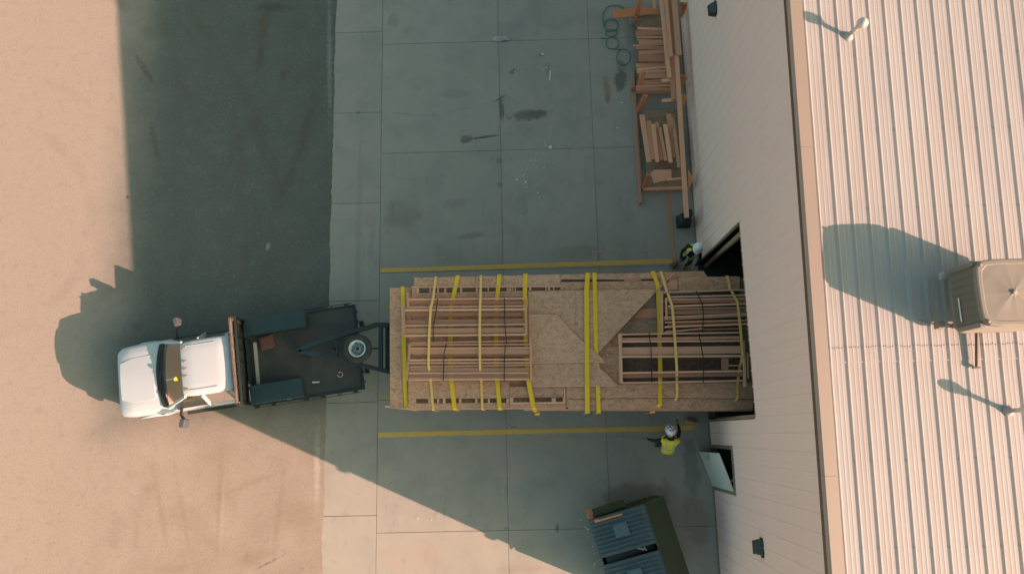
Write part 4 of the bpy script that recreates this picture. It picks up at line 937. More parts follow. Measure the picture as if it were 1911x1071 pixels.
# north edge panel with slot row
pn = panel('north_wall_panel', 'strand board panel along the upper edge of the load with a row of framed slots', z=PZ, at=(700, 120))
board('sheathing', [(225, 101), (820, 88), (820, 152), (225, 155)], PZ, .02, M_osb, pn)
board('sheathing', [(823, 88), (1195, 79), (1195, 150), (823, 152)], PZ, .02, M_osbl, pn)
board('rail', [(208, 157), (1213, 152), (1213, 162), (208, 167)], PZ + .02, .09, M_woodp, pn)
board('rail', [(245, 205), (1213, 183), (1213, 191), (245, 213)], PZ, .09, M_wood, pn)
for (x, w) in [(243, 12), (326, 14), (335, 8), (378, 10), (424, 14), (531, 12), (636, 12), (714, 8), (842, 12), (858, 12), (878, 7), (895, 6), (990, 14), (1100, 8), (1117, 12), (1150, 8), (1203, 12)]:
    k_ = (x - 243) / 970.0
    board('stud', [(x, 163), (x + w, 163), (x + w, 206 - 20 * k_), (x, 206 - 20 * k_)], PZ, .09, M_woodp, pn)
board('sheathing', [(208, 167), (245, 167), (245, 246), (208, 246)], PZ - .01, .02, M_osb, pn)
board('sheathing', [(246, 214), (985, 196), (985, 224), (246, 240)], PZ - .01, .02, M_osb, pn)
board('slot_shade_sheet', [(246, 160), (1210, 160), (1210, 210), (246, 210)], 1.86, .02, M_osbd, pn)  # added floor in the darker copy, so the slots look shaded
board('rail', [(235, 238), (985, 226), (985, 232), (235, 244)], PZ - .02, .05, M_woodb, pn)
# north east panel
pn = panel('north_east_wall_panel', 'strand board panel on the upper right edge of the load with two thin slots', z=PZ, at=(1600, 90))
board('sheathing', [(1198, 80), (1720, 70), (1720, 112), (1198, 112)], PZ, .02, M_osb, pn)
board('sheathing', [(1722, 70), (2150, 56), (2178, 95), (1980, 97), (1980, 140), (1860, 142), (1860, 105), (1722, 110)], PZ, .02, M_osb, pn)
board('sheathing', [(1198, 130), (1820, 122), (1852, 122), (1852, 180), (1198, 184)], PZ - .01, .02, M_osb, pn)
board('post', [(1624, 110), (1735, 110), (1735, 128), (1624, 130)], PZ - .004, .05, M_woodb, pn)
board('post', [(1190, 108), (1205, 108), (1205, 134), (1190, 134)], PZ - .004, .05, M_woodb, pn)
pn = panel('east_wall_panel', 'strand board panel at the right end of the load, just inside the loading door', z=PZ + .03, at=(2200, 140))
board('sheathing', [(1985, 98), (2394, 92), (2394, 190), (1985, 196)], PZ + .03, .02, M_osb, pn)
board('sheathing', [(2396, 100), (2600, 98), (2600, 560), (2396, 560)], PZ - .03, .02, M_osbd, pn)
board('plate', [(1985, 100), (1985, 110), (2394, 104), (2394, 94)], PZ + .008, .14, M_wood, pn)
# lumber mark and stick on the north east
b = MB(); b.bar(LB(610, 166, PZ + .05), LB(695, 76, PZ + .05), .035, .03); tag(b.build('loose_stick', M_woodp), 'thin loose stick lying diagonally on the upper right panels', 'stick')
pn = panel('short_board', 'short pinkish board with an orange mark lying beside the loose stick', 'board', None, PZ + .04, (1910, 160))
board('board', [(1900, 118), (1978, 116), (1980, 182), (1902, 185)], PZ + .035, .03, M_wood, pn)
board('paint_mark', [(1903, 116), (1922, 114), (1920, 132), (1908, 134)], PZ + .041, .004, M_red, pn)

# south edge panels
pn = panel('south_wall_panel', 'strand board panel along the lower edge of the load with a row of short slots', z=PZ, at=(500, 850))
board('sheathing', [(185, 788), (800, 788), (800, 902), (185, 906)], PZ, .02, M_osb, pn)
board('sheathing', [(803, 788), (860, 788), (860, 900), (803, 902)], PZ, .02, M_osb, pn)
board('sheathing', [(185, 938), (858, 932), (858, 968), (185, 976)], PZ, .02, M_osb, pn)
board('sheathing', [(185, 907), (238, 907), (238, 936), (185, 937)], PZ, .02, M_osb, pn)
for (x0, x1) in [(320, 327), (327, 345), (378, 389), (416, 432), (524, 538), (632, 645), (716, 727), (840, 858)]:
    board('stud', [(x0, 905), (x1 - .5, 905), (x1 - .5, 935), (x0, 935)], PZ - .002, .09, M_woodp, pn)
board('slot_shade_sheet', [(200, 896), (860, 896), (860, 942), (200, 942)], 1.86, .02, M_osbd, pn)
board('edge_rail', [(60, 966), (200, 972), (1250, 962), (1250, 972), (200, 982)], PZ - .05, .05, M_woodp, pn)
pn = panel('south_opening_panel', 'panel on the lower edge of the load with a long framed window opening', z=PZ, at=(1040, 900))
board('sheathing', [(862, 826), (1232, 822), (1232, 832), (1214, 890), (862, 893)], PZ + .005, .02, M_osb, pn)
board('frame_rail', [(862, 931), (1232, 927), (1232, 938), (862, 943)], PZ + .02, .09, M_woodp, pn)
board('frame_rail', [(862, 893), (1232, 889), (1232, 894), (862, 898)], PZ + .02, .09, M_wood, pn)
for (x0, x1) in [(862, 884), (1140, 1168), (1215, 1225), (1020, 1028)]:
    board('stud', [(x0, 899), (x1, 899), (x1, 929), (x0, 929)], PZ + .015, .09, M_woodp, pn)
board('frame_rail', [(1222, 830), (1232, 830), (1232, 926), (1222, 926)], PZ + .021, .09, M_woodp, pn)
board('slot_shade_sheet', [(1200, 105), (1850, 100), (1850, 135), (1200, 140)], 1.9, .02, M_osbdd, pn)
board('slot_shade_sheet', [(864, 896), (1240, 896), (1240, 935), (864, 935)], 1.86, .02, M_osbd, pn)
board('sheathing', [(862, 945), (1232, 940), (1232, 962), (862, 966)], PZ, .02, M_osb, pn)
pn = panel('south_east_wall_panel', 'plain strand board panel along the lower right edge of the load', z=PZ, at=(1800, 900))
board('sheathing', [(1238, 824), (1870, 806), (1870, 900), (1238, 905)], PZ, .02, M_osb, pn)
board('sheathing', [(1873, 806), (2470, 798), (2480, 905), (1873, 900)], PZ, .02, M_osb, pn)
board('sheathing', [(1236, 908), (1870, 904), (1870, 974), (1236, 974)], PZ - .05, .02, M_osb, pn)
board('sheathing', [(1873, 904), (2480, 908), (2480, 978), (1873, 975)], PZ - .05, .02, M_osb, pn)
board('edge_rail', [(955, 975), (1260, 972), (2480, 975), (2480, 988), (955, 985)], PZ - .09, .06, M_wood, pn)
board('post', [(1234, 830), (1241, 830), (1241, 925), (1234, 925)], PZ - .02, .2, M_woodb, pn)

# gable triangles
pn = panel('gable_sheathing', 'largest triangular strand board gable, its slanted edge pointing at the door', 'gable panel', 'triangular gable sheathings laid over the load', 2.31, (1600, 300))
board('sheathing', [(986, 192), (1300, 185), (1300, 640), (986, 620)], 2.31, .02, M_osbl, pn)
board('sheathing', [(1302, 185), (1852, 177), (1460, 590), (1400, 640), (1302, 640)], 2.31, .02, M_osbl, pn)
pn = panel('gable_sheathing', 'triangular strand board gable whose tip lies on two yellow straps', 'gable panel', 'triangular gable sheathings laid over the load', 2.35, (1200, 500))
board('sheathing', [(986, 342), (1180, 347), (1250, 430), (1492, 662), (986, 668)], 2.355, .02, M_osbl, pn)
board('edge_strip', [(1010, 664), (1492, 660), (1492, 666), (1010, 672)], 2.358, .01, M_woodp, pn)
board('tip_block', [(1393, 560), (1492, 652), (1474, 658), (1392, 585)], 2.357, .01, M_wood, pn)
pn = panel('gable_sheathing', 'lowest pointed strand board gable next to the long framed opening', 'gable panel', 'triangular gable sheathings laid over the load', 2.33, (1200, 750))
board('sheathing', [(986, 674), (1430, 670), (1600, 830), (1570, 820), (986, 822)], 2.335, .02, M_osbl, pn)
board('edge_strip', [(986, 822), (1568, 817), (1568, 823), (986, 828)], 2.337, .01, M_woodp, pn)
pn = panel('cross_board', 'wide brown board lying under the slanted gable edge beside the yellow strap', 'board', None, 2.19, (1720, 330))
board('board', [(1740, 305), (1850, 302), (1850, 366), (1675, 372)], 2.18, .035, M_woodb, pn)

# stud frames strapped together
def frame_bundle(label, name='stud_frame_bundle', at=(500, 400), f=L):
    c = f(at[0], at[1], 2.4); return thing(name, (c.x, c.y, 2.36), label, 'stud frame', 'bundles of stud frames strapped on the load')
U = 1 / 3.569 / 71.0
def fb(bun, items, z, f=L):
    for it in items:
        nm, x0, y0, x1, y1, w = it[:6]; m = {'s': M_woodp, 'b': M_woodb, 'w': M_wood}[it[6] if len(it) > 6 else 's']
        zz = z + (it[7] if len(it) > 7 else 0)
        piece(nm, f(x0, y0, zz), f(x1, y1, zz), w * U, .085 if w < 20 else .038, m, bun)
bn = frame_bundle('long open stud frames with a wide plate, upper left bundle on the load', at=(560, 380))
fb(bn, [('plate', 181, 203, 185, 300, 14, 'w'), ('stud', 190, 247, 975, 240, 10), ('stud', 178, 300, 975, 290, 9), ('plate', 977, 232, 979, 300, 9, 'w')], 2.46)
fb(bn, [('plate', 151, 285, 153, 492, 22, 'w'), ('plate', 970, 285, 972, 482, 16, 'w'), ('stud', 164, 318, 962, 312, 12), ('wide_board', 175, 400, 962, 390, 32, 'b', -.03), ('stud', 164, 421, 962, 411, 9), ('wide_board', 165, 457, 962, 450, 34, 'w', -.03),
        ('stud', 164, 488, 970, 480, 11, 's'), ('stud', 205, 537, 982, 521, 9, 'w'), ('wide_board', 200, 500, 240, 520, 30, 'b', -.09), ('block', 200, 265, 955, 268, 22, 'b', -.10), ('block', 200, 345, 955, 345, 26, 'b', -.10)], 2.50)
bn = frame_bundle('tightly packed stud frames, lower left bundle on the load', at=(560, 650))
fb(bn, [('plate', 196, 540, 190, 652, 13, 'w'), ('plate', 184, 658, 180, 786, 14, 'w'), ('plate', 1000, 508, 1004, 790, 13, 'w'), ('stud', 200, 549, 992, 546, 9, 'w'), ('stud', 190, 572, 994, 567, 9), ('wide_board', 200, 592, 994, 592, 36, 'w', -.03), ('stud', 195, 651, 992, 645, 11),
        ('stud', 184, 669, 994, 668, 9), ('stud', 200, 695, 990, 683, 7, 'w', -.03), ('wide_board', 190, 714, 985, 716, 28, 'w', -.03), ('stud', 187, 737, 985, 736, 10), ('wide_board', 195, 755, 985, 754, 16, 'b', -.04), ('stud', 192, 768, 985, 766, 6, 'w', -.01), ('stud', 192, 781, 990, 777, 9),
        ('wide_board', 210, 620, 990, 620, 12, 'b', -.10)], 2.49)
bn = frame_bundle('stacked stud frames with a double end plate, upper right bundle near the door', at=(900, 330), f=LB)
fb(bn, [('plate', 622, 190, 624, 470, 20, 'w'), ('plate', 652, 235, 655, 380, 12, 'w'), ('stud', 636, 199, 1260, 180, 9), ('stud', 660, 231, 1260, 217, 11), ('stud', 660, 247, 1260, 239, 8), ('wide_board', 665, 262, 1260, 252, 22, 'b', -.03), ('stud', 665, 293, 1260, 272, 12),
        ('stud', 665, 308, 1260, 300, 8, 'w'), ('wide_board', 665, 332, 1260, 324, 30, 'b', -.04), ('stud', 640, 366, 1260, 340, 10), ('stud', 640, 380, 1260, 350, 8, 'w'), ('stud', 645, 399, 1260, 383, 10, 'w'), ('stud', 642, 430, 1260, 406, 10), ('stud', 642, 466, 900, 438, 8, 'w'), ('wide_board', 665, 415, 1260, 395, 14, 'b', -.08), ('stud', 650, 455, 1260, 436, 8, 'b', -.08)], 2.52, LB)
bn = frame_bundle('open stud frames with one very wide board, lower right bundle near the door', at=(760, 640), f=LB)
fb(bn, [('plate', 345, 474, 355, 803, 18), ('plate', 1168, 520, 1178, 826, 13, 's'), ('plate', 1192, 600, 1197, 772, 10, 'w'), ('stud', 352, 479, 1142, 466, 9), ('wide_board', 358, 512, 1142, 499, 20, 'w', -.03), ('stud', 358, 527, 1142, 521, 9),
        ('wide_board', 358, 590, 1146, 580, 50, 'w', -.03), ('stud', 358, 626, 1155, 622, 14), ('stud', 360, 736, 1162, 722, 12), ('wide_board', 362, 757, 1165, 744, 22, 'b', -.03), ('stud', 362, 802, 1172, 786, 12), ('stud', 1072, 685, 1150, 685, 7, 'w'), ('block', 1045, 636, 1045, 714, 44, 'b', -.09)], 2.50, LB)

# straps
def strap(pts, w, m, label, cat='strap', name='yellow_strap', tails=True, f=L, group='yellow tie down straps across the load'):
    pp = []
    for (x, y, z) in pts: pp.append(f(x, y, z))
    if tails:
        a = pp[0]; pp = [Vector((a.x, a.y + .03, 1.0)), Vector((a.x, a.y + .03, a.z - .03))] + pp
        a = pp[-1]; pp = pp + [Vector((a.x, a.y - .03, a.z - .05)), Vector((a.x, a.y - .02, 1.0))]
    c = pp[len(pp) // 2]
    b = MB(); b.ribbon([p for p in pp], w * U, .005); o = b.build(name, m)
    return tag(o, label, cat, group)
zl, zh = PZ + .016, 2.575
strap([(147, 165, zl - .10), (150, 275, zl - .1), (156, 490, zl - .1), (160, 700, zl - .1), (172, 958, zl - .1), (200, 972, zl - .15)], 26, M_strap, 'bright wide yellow strap across the far left end of the load')
strap([(515, 90, zl), (481, 245, zl), (468, 330, zl), (466, 700, zl), (472, 790, zl), (494, 972, zl)], 28, M_strap, 'second bright wide yellow strap from the left, passing under the stud frames')
strap([(792, 85, zl), (772, 290, zl), (768, 700, zl), (778, 790, zl), (794, 968, zl)], 28, M_strap, 'third bright wide yellow strap from the left, midway along the left frames')
strap([(966, 80, zl), (960, 290, zl), (966, 500, zl + .06), (975, 700, zl + .06), (986, 790, zl + .09), (1018, 965, zl), (1045, 1003, zl - .25)], 28, M_strap, 'bright wide yellow strap at the right ends of the left stud frames')
strap([(368, 98, zl), (350, 245, zh), (335, 300, zh + .01), (325, 480, zh + .01), (320, 685, zh), (335, 792, zl + .02), (351, 976, zl)], 16, M_strap2, 'pale narrow yellow strap over the left part of the left stud frames')
strap([(669, 90, zl), (666, 245, zh), (663, 300, zh + .01), (661, 480, zh), (663, 690, zh), (672, 792, zl + .02), (678, 970, zl)], 16, M_strap2, 'pale narrow yellow strap over the middle of the left stud frames')
strap([(131, 74, zl), (123, 180, 2.385), (124, 400, 2.385), (126, 600, 2.385), (127, 820, 2.385), (128, 985, zl - .05), (130, 994, zl - .15)], 30, M_strap, 'bright wide yellow strap over the gables, left one of the middle pair', f=LB)
strap([(176, 74, zl), (178, 190, 2.322), (186, 560, 2.322), (192, 640, 2.324), (198, 822, 2.322), (204, 985, zl - .05), (203, 994, zl - .15)], 27, M_strap, 'bright wide yellow strap partly hidden under the gables, right one of the middle pair', f=LB)
strap([(566, 64, zl), (598, 150, zl), (601, 205, zl), (608, 400, zl), (614, 700, zl), (613, 945, zl), (560, 992, zl - .25)], 27, M_strap, 'bright wide yellow strap under the left ends of the right stud frames', f=LB)
strap([(620, 64, zl), (655, 185, zh - .1), (668, 215, zh + .01), (694, 290, zh + .01), (710, 480, zh), (724, 700, zh), (726, 890, zl), (692, 975, zl - .2)], 17, M_strap2, 'pale yellow strap over the left part of the right stud frames', f=LB)
strap([(1062, 93, zl + .04), (1078, 178, zh - .1), (1095, 200, zh + .02), (1128, 262, zh + .02), (1150, 450, zh), (1162, 620, zh), (1145, 690, zl + .1), (1130, 792, zl), (1130, 900, zl), (1075, 972, zl - .2)], 17, M_strap2, 'pale yellow strap nearest the loading door', f=LB)
for (pts, f, lab) in [([(380, 240), (372, 320), (352, 420), (352, 530)], L, 'left black band round the upper left stud frames'), ([(825, 236), (828, 400), (840, 540)], L, 'right black band round the upper left stud frames'),
        ([(440, 535), (424, 600), (418, 786)], L, 'left black band round the lower left stud frames'), ([(832, 545), (826, 640), (824, 786)], L, 'right black band round the lower left stud frames'),
        ([(850, 185), (892, 270), (902, 330), (896, 465)], LB, 'black band round the upper right stud frames'), ([(538, 464), (552, 560), (558, 798)], LB, 'left black band round the lower right stud frames'), ([(872, 470), (902, 640), (903, 700), (900, 798)], LB, 'right black band round the lower right stud frames')]:
    strap([(x, y, zh + .002) for x, y in pts], 6, M_blackstrap, lab, 'band', 'black_band', False, f, 'black bands round the stud frames')
# ratchet hooks at strap ends
k_ = 0
for (x, y, f, lab) in [(205, 968, L, 'ratchet buckle hanging at the lower left corner of the load'), (1045, 1003, L, 'ratchet buckle below the framed window opening'), (128, 992, LB, 'ratchet buckle on the left strap of the middle pair'), (203, 992, LB, 'ratchet buckle on the right strap of the middle pair'),
                       (562, 990, LB, 'ratchet buckle of the wide strap under the right frames'), (692, 972, LB, 'ratchet buckle of the pale strap over the right frames'), (1075, 970, LB, 'ratchet buckle nearest the loading door')]:
    p = f(x, y, 2.08); R_ = thing('ratchet_buckle', p, lab, 'buckle', 'ratchet buckles on the strap ends')
    b = MB(); b.box((p.x, p.y - .015, 2.09), (.10, .05, .10), rz=.3); b.build('frame', M_strap, R_, bevel=.008)
    b = MB(); b.tube([(p.x - .06, p.y - .02, 2.10), (p.x + .06, p.y - .03, 2.10)], .018, 8); b.build('spool', M_strap2, R_)

# ------------------------------------------------------------------ lumber beside the wall
def Z5(x, y, z): return P(1100 + x / 5.1, y / 5.1, z)
def Z6(x, y, z): return P(1140 + x / 3.15, 180 + y / 3.15, z)
rk = thing('lumber_rack', (4.3, 9.5, 0), 'long low wooden rack with angled legs standing by the beige wall', 'rack', None)
b_ = lambda nm, p, q, w, h, m: piece(nm, p, q, w, h, m, rk)
# floor rails and cross bearers
b_('floor_rail', Z6(128, -150, .08), Z6(172, 632, .08), .09, .14, M_woodold)
b_('floor_rail', Z6(152, 100, .05), Z6(182, 540, .05), .05, .08, M_woodb)
for (p, q) in [(Z5(440, 878, .12), Z5(800, 872, .12)), (Z6(190, 548, .12), Z6(450, 540, .12)), (Z5(450, 205, .12), Z5(700, 205, .12))]: b_('cross_bearer', p, q, .09, .14, M_wood)
for (x0, y0, x1, y1, za, zb_) in [(520, 680, 460, 875, 1.05, .1), (535, 910, 460, 1070, 1.05, .1)]: b_('angled_leg', Z5(x0, y0, za), Z5(x1, y1, zb_), .14, .05, M_woodo)
b_('angled_leg', Z6(222, 460, .8), Z6(195, 545, .1), .14, .05, M_woodo); b_('angled_leg', Z5(485, 0, 1.3), Z5(448, 160, .4), .14, .05, M_woodo)
b_('angled_leg', Z5(440, 170, .6), Z5(425, 240, .05), .06, .05, M_woodo)
# brackets on the wall side
for (y, z_) in [(20, 0), (710, 0), (900, 0)]:
    p = Z5(865, y, .9); b_('bracket_arm', Z5(690, y + 60, .95), Z5(800, y + 52, .95), .09, .05, M_woodp)
    b = MB(); a0 = Z5(860, y, .95); c0 = Z5(930, y + 10, .95); d0 = Z5(870, y + 150, .25)
    b.add([a0, c0, d0, a0 - Vector((0, .05, 0)), c0 - Vector((0, .05, 0)), d0 - Vector((0, .05, 0))], [(0, 1, 2), (5, 4, 3), (0, 3, 4, 1), (1, 4, 5, 2), (2, 5, 3, 0)]); b.build('bracket', M_woodo, rk)
p = Z6(455, 430, .8); q = Z6(485, 480, .8); r = Z6(455, 540, .2)
b = MB(); b.add([p, q, r, p - Vector((0, .05, .02)), q - Vector((0, .05, .02)), r - Vector((0, .05, .02))], [(0, 1, 2), (5, 4, 3), (0, 3, 4, 1), (1, 4, 5, 2), (2, 5, 3, 0)]); b.build('bracket', M_woodo, rk)
b_('bracket_arm', Z6(330, 492, .7), Z6(412, 482, .7), .06, .05, M_woodp)
# base sheets
b = MB(); b.prism([tuple(Z5(x, y, .25))[:2] for x, y in [(440, 150), (680, 150), (700, 262), (440, 262)]], .22, .25); b.build('shelf_sheet', M_osbd, rk)
b = MB(); b.prism([tuple(Z6(x, y, .18))[:2] for x, y in [(190, 80), (385, 80), (420, 545), (215, 545)]], .15, .18); b.build('shelf_sheet', M_osbd, rk)
b = MB(); b.prism([tuple(Z5(x, y, .18))[:2] for x, y in [(450, 262), (720, 262), (780, 868), (450, 868)]], .15, .18); b.build('shelf_sheet', M_osbd, rk)
# long timbers on top: each a thing
LTG = 'long timbers laid on top of the lumber rack'
def timber(p, q, w, h, m, lab, name='long_timber', grp=LTG, cat='timber', end=None):
    p, q = Vector(p), Vector(q); o = thing(name, (p + q) / 2, lab, cat, grp)
    piece('beam', p, q, w, h, m, o)
    if end:
        d = (q - p).normalized(); piece('painted_end', q, q + d * .03, w + .004, h + .004, M_red, o)
    return o
timber(Z5(678, -60, 1.05), Z5(762, 745, 1.05), .11, .09, M_woodp, 'long pale timber on the rack, the one farthest from the wall')
timber(Z5(722, -60, 1.16), Z5(778, 545, 1.16), .10, .05, M_wood, 'long pale timber ending midway on the rack between two others')
timber(Z5(762, -60, 1.00), Z5(800, 950, 1.00), .12, .09, M_woodb, 'brownish long timber in the middle of the rack top')
timber(Z5(800, -60, 1.14), Z5(850, 528, 1.14), .17, .05, M_wood, 'wide timber nearest the wall at the upper end of the rack')
timber(Z5(828, 532, 1.08), Z6(445, 712, 1.08), .125, .09, M_wood, 'longest pale timber running down the wall side to the black block')
timber(Z5(718, 440, .75), Z5(732, 690, .75), .07, .07, M_woodb, 'short brown timber tucked under the rack timbers')
# short boards laid across, upper bay
random.seed(3)
items = [(268, 292, 's'), (295, 340, 'b'), (350, 366, 's'), (368, 384, 'w'), (386, 426, 'w'), (428, 440, 's'), (444, 478, 'b'), (484, 520, 'w'), (524, 588, 'b'), (600, 640, 'w'), (642, 664, 's'), (668, 700, 'w'), (704, 748, 'w'), (764, 782, 's'), (784, 806, 'w'), (812, 832, 'w'), (838, 868, 'b')]
words = ['topmost', 'second', 'third', 'fourth', 'fifth', 'sixth', 'seventh', 'eighth', 'ninth', 'tenth', 'eleventh', 'twelfth', 'thirteenth', 'fourteenth', 'fifteenth', 'sixteenth', 'lowest']
for i, (a, c, k) in enumerate(items):
    m = {'s': M_woodp, 'w': M_wood, 'b': M_woodb}[k]; yy = (a + c) / 2; tl = random.uniform(-9, 12); x0 = 440 + random.uniform(0, 35); x1 = 705 + (a - 268) * .12 + random.uniform(-6, 4)
    if i == 5: x0 = 415
    z = .42 + random.uniform(-.05, .10)
    timber(Z5(x0, yy + tl, z), Z5(x1, yy - tl, z), (c - a) / 5.1 / 64.5 * 1.18, .05, m, '%s short board counted downward in the stack laid across the rack' % words[i], 'short_board', 'short boards laid across the upper bay of the rack', 'board')
# diagonal stack lower bay (upright boards)
lows = [(182, 110, 225, 388, 20, 'w'), (222, 145, 248, 372, 18, 'b'), (248, 165, 274, 388, 15, 'w'), (268, 155, 298, 375, 17, 'w'), (285, 185, 285 + 38, 380, 14, 'w'), (318, 165, 352, 390, 16, 's'), (340, 105, 366, 362, 18, 'w'), (362, 125, 396, 385, 13, 'b'), (372, 190, 400, 420, 13, 'w')]
lw = ['leftmost', 'second from left', 'third from left', 'fourth from left', 'middle', 'fourth from right', 'third from right', 'second from right', 'rightmost']
for i, (x0, y0, x1, y1, w, k) in enumerate(lows):
    z = .42 + .06 * (i % 3)
    timber(Z6(x0, y0, z), Z6(x1, y1, z), w * 1.5 / 3.15 / 65.0, .06, {'s': M_woodp, 'w': M_wood, 'b': M_woodb}[k], '%s of the lumber offcuts lying lengthwise in the lower bay' % lw[i], 'offcut', 'offcuts lying lengthwise in the lower bay', 'board', end=i in (2, 4, 8))
o = thing('sheet_scrap', Z6(300, 470, .5), 'flat square scrap of light brown sheet at the foot of the rack', 'board')
b = MB(); b.prism([tuple(Z6(x, y, .5))[:2] for x, y in [(235, 445), (262, 432), (355, 430), (358, 485), (330, 492), (252, 510)]], .47, .5); b.build('sheet', M_wood, o)
timber(Z5(222, 142, .32), Z5(652, 98, .32), .27, .06, M_woodo, 'wide orange weathered board poking out of the upper end of the rack', 'wide_board', None, 'board')
timber(Z5(612, -20, .5), Z5(620, 90, .5), .08, .05, M_wood, 'short pale upright batten beside the wide orange board', 'batten', None, 'board')
p = Z5(415, 845, .15); piece('painted_end', p, p + Vector((.0, -.08, 0)), .10, .15, M_red, rk)
p = P(1278, 410, .3); o = thing('rubber_block', (p.x, p.y, 0), 'black rubber block on the ground under the end of the longest timber', 'block')
b = MB(); b.box((p.x, p.y, .30), (.34, .30, .36)); b.build('block', M_rubber, o, bevel=.03); b = MB(); b.box((p.x, p.y, .06), (.42, .38, .12)); b.build('foot', M_rubber, o, bevel=.02)
piece('spacer', (p.x + .02, p.y - .10, .76), (p.x + .02, p.y + .10, .76), .10, .54, M_rubber, o)
p = P(1178, 38, .02); b = MB()
b.prism([(p.x - .09, p.y - .1), (p.x + .02, p.y - .16), (p.x + .1, p.y - .02), (p.x + .03, p.y + .14), (p.x - .06, p.y + .12)], .002, .05)
tag(b.build('plastic_wrap', M_plastic), 'clear plastic wrap on the ground below the wide orange board', 'scrap')
p = P(937, 73); b = MB(); n = 10; ring = []
for k in range(3):
    for i in range(n):
        a = 2 * PI * i / n; r = (.28, .18, .08)[k] * random.uniform(.7, 1.15); b.v.append(Vector((p.x + r * math.cos(a), p.y + r * .38 * math.sin(a) + random.uniform(-.02, .02), (.004, .04, .06)[k] * random.uniform(.5, 1.3))))
for k in range(2):
    for i in range(n): b.f.append((k * n + i, k * n + (i + 1) % n, (k + 1) * n + (i + 1) % n, (k + 1) * n + i))
b.f.append(tuple(range(2 * n, 3 * n)))
tag(b.build('crumpled_bag', M_plastic), 'crumpled grey plastic bag lying alone over a slab joint', 'bag')

# hose
def Z7(x, y, z=.03): return P(960 + x / 3.57, y / 3.57, z)
path = [(735, 62), (700, 42), (650, 38), (612, 55), (588, 95), (590, 140), (600, 180)]
def circ(cx, cy, rx, ry, a0, turns, n=28): return [(cx + rx * math.cos(a0 + 2 * PI * turns * i / n), cy + ry * math.sin(a0 + 2 * PI * turns * i / n)) for i in range(n + 1)]
path += circ(645, 172, 46, 42, PI, 1.6, 36)[2:] + circ(645, 222, 38, 22, -.4, 1.3, 26)[3:] + circ(652, 290, 43, 40, -1.2, 1.45, 34)[2:] + circ(727, 382, 46, 54, 3.9, 1.8, 44)[2:]
pts = [Z7(x + random.uniform(-.8, .8), y + random.uniform(-.8, .8), .022 + .012 * (i % 37) / 37) for i, (x, y) in enumerate(path)]
b = MB(); b.tube(pts, .011, 8); b.tube([Z7(570, 252, .015), Z7(590, 258, .015), Z7(612, 256, .02)], .012, 6)
tag(b.build('garden_hose', M_hose, None, True), 'thin green hose lying in loose loops on the concrete beside the lumber', 'hose')

# scrap beside the standing worker
p = P(1290, 787, .1); o = thing('wood_scrap', (p.x, p.y, 0), 'orange brown wood scrap at the end of the lower yellow line', 'scrap')
b = MB(); b.box((p.x - .06, p.y, .05), (.2, .12, .08), rz=-.5); b.box((p.x + .12, p.y - .03, .04), (.14, .09, .06), rz=.2); b.build('block', M_woodo, o)
b = MB(); b.box((p.x + .03, p.y + .04, .12), (.28, .07, .05), rz=-.25); b.build('bark_strip', M_fascia, o)

# ------------------------------------------------------------------ dumpster
DU = thing('dumpster', (1.72, -2.30, 0), 'green steel dumpster with two ribbed slate lids and a sloped side', 'dumpster', rz=math.atan2(.39, 1.39))
DW, DL = 2.10, 2.15      # local x: across, local y: runs down the picture (negative)
b = MB()
b.add([(.12, 0, .15), (2.0, 0, .15), (2.0, -DL, .15), (.12, -DL, .15), (.0, 0, 1.22), (1.46, 0, 1.50), (1.46, -DL, 1.50), (.0, -DL, 1.22), (2.08, 0, 1.12), (2.08, -DL, 1.12)],
      [(0, 3, 2, 1), (0, 4, 7, 3), (1, 2, 9, 8), (5, 8, 9, 6), (0, 1, 8, 5, 4), (3, 7, 6, 9, 2)])
b.build('body', M_green, DU)
b = MB(); b.bar((-.02, .0, 1.24), (1.46, 0, 1.52), .07, .07); b.build('rim_tube', M_greenp, DU)
b = MB(); b.bar((1.47, .0, 1.53), (1.47, -DL, 1.53), .05, .05); b.build('hinge_rail', M_green, DU)
b = MB(); b.bar((1.47, .02, 1.51), (2.08, 0.02, 1.14), .04, .05); b.build('rim_tube', M_greenp, DU)
b = MB(); b.bx(.15, 1.05, .03, .22, .75, 1.0); b.build('fork_pocket', M_greenp, DU, bevel=.01)
b = MB(); b.bx(-.02, .12, .0, .26, .78, .98); b.build('pocket_mouth', M_woodo, DU)
b = MB(); b.bar((.10, -.04, 1.31), (.85, -.04, 1.44), .08, .03); b.build('rusty_lip', M_woodo, DU)
b = MB(); b.bar((1.85, .012, 1.25), (2.08, .012, 1.13), .03, .05); b.build('corner_cap', M_woodp, DU)
def lid(y0, y1, sag):
    """ribbed lid from y0 down to y1"""
    b = MB(); n = 9; vs = []; fs = []; k = 0
    m_ = n * 4
    for j in range(m_ + 1):
        yy = y0 + (y1 - y0) * j / m_; h = [0, .035, .035, 0][j % 4]
        for i in range(9):
            u = i / 8; x = -.05 + 1.50 * u; z = 1.26 + .285 * u + h * (1 if .02 < u < .98 else .2) - sag * math.sin(PI * u) * (.5 - .5 * math.cos(2 * PI * j / m_)) * .6
            vs.append((x, yy, z))
    for j in range(m_):
        for i in range(8): a = j * 9 + i; fs.append((a, a + 1, a + 10, a + 9))
    b.add(vs, fs); o = b.build('lid', M_lid, DU)
    ym = (y0 + y1) / 2 + .05
    b = MB(); b.prism([(.50, ym - .17), (.88, ym - .17), (.88, ym + .17), (.50, ym + .17)], 0, .02)
    b.v = [Vector((v.x, v.y, v.z + 1.26 + .285 * (v.x + .05) / 1.5 + .038 - sag * .45)) for v in b.v]; b.build('flat_panel', M_lidpatch, o)
    return o
lid(.03, -.98, .02); lid(-1.16, -2.17, .02)
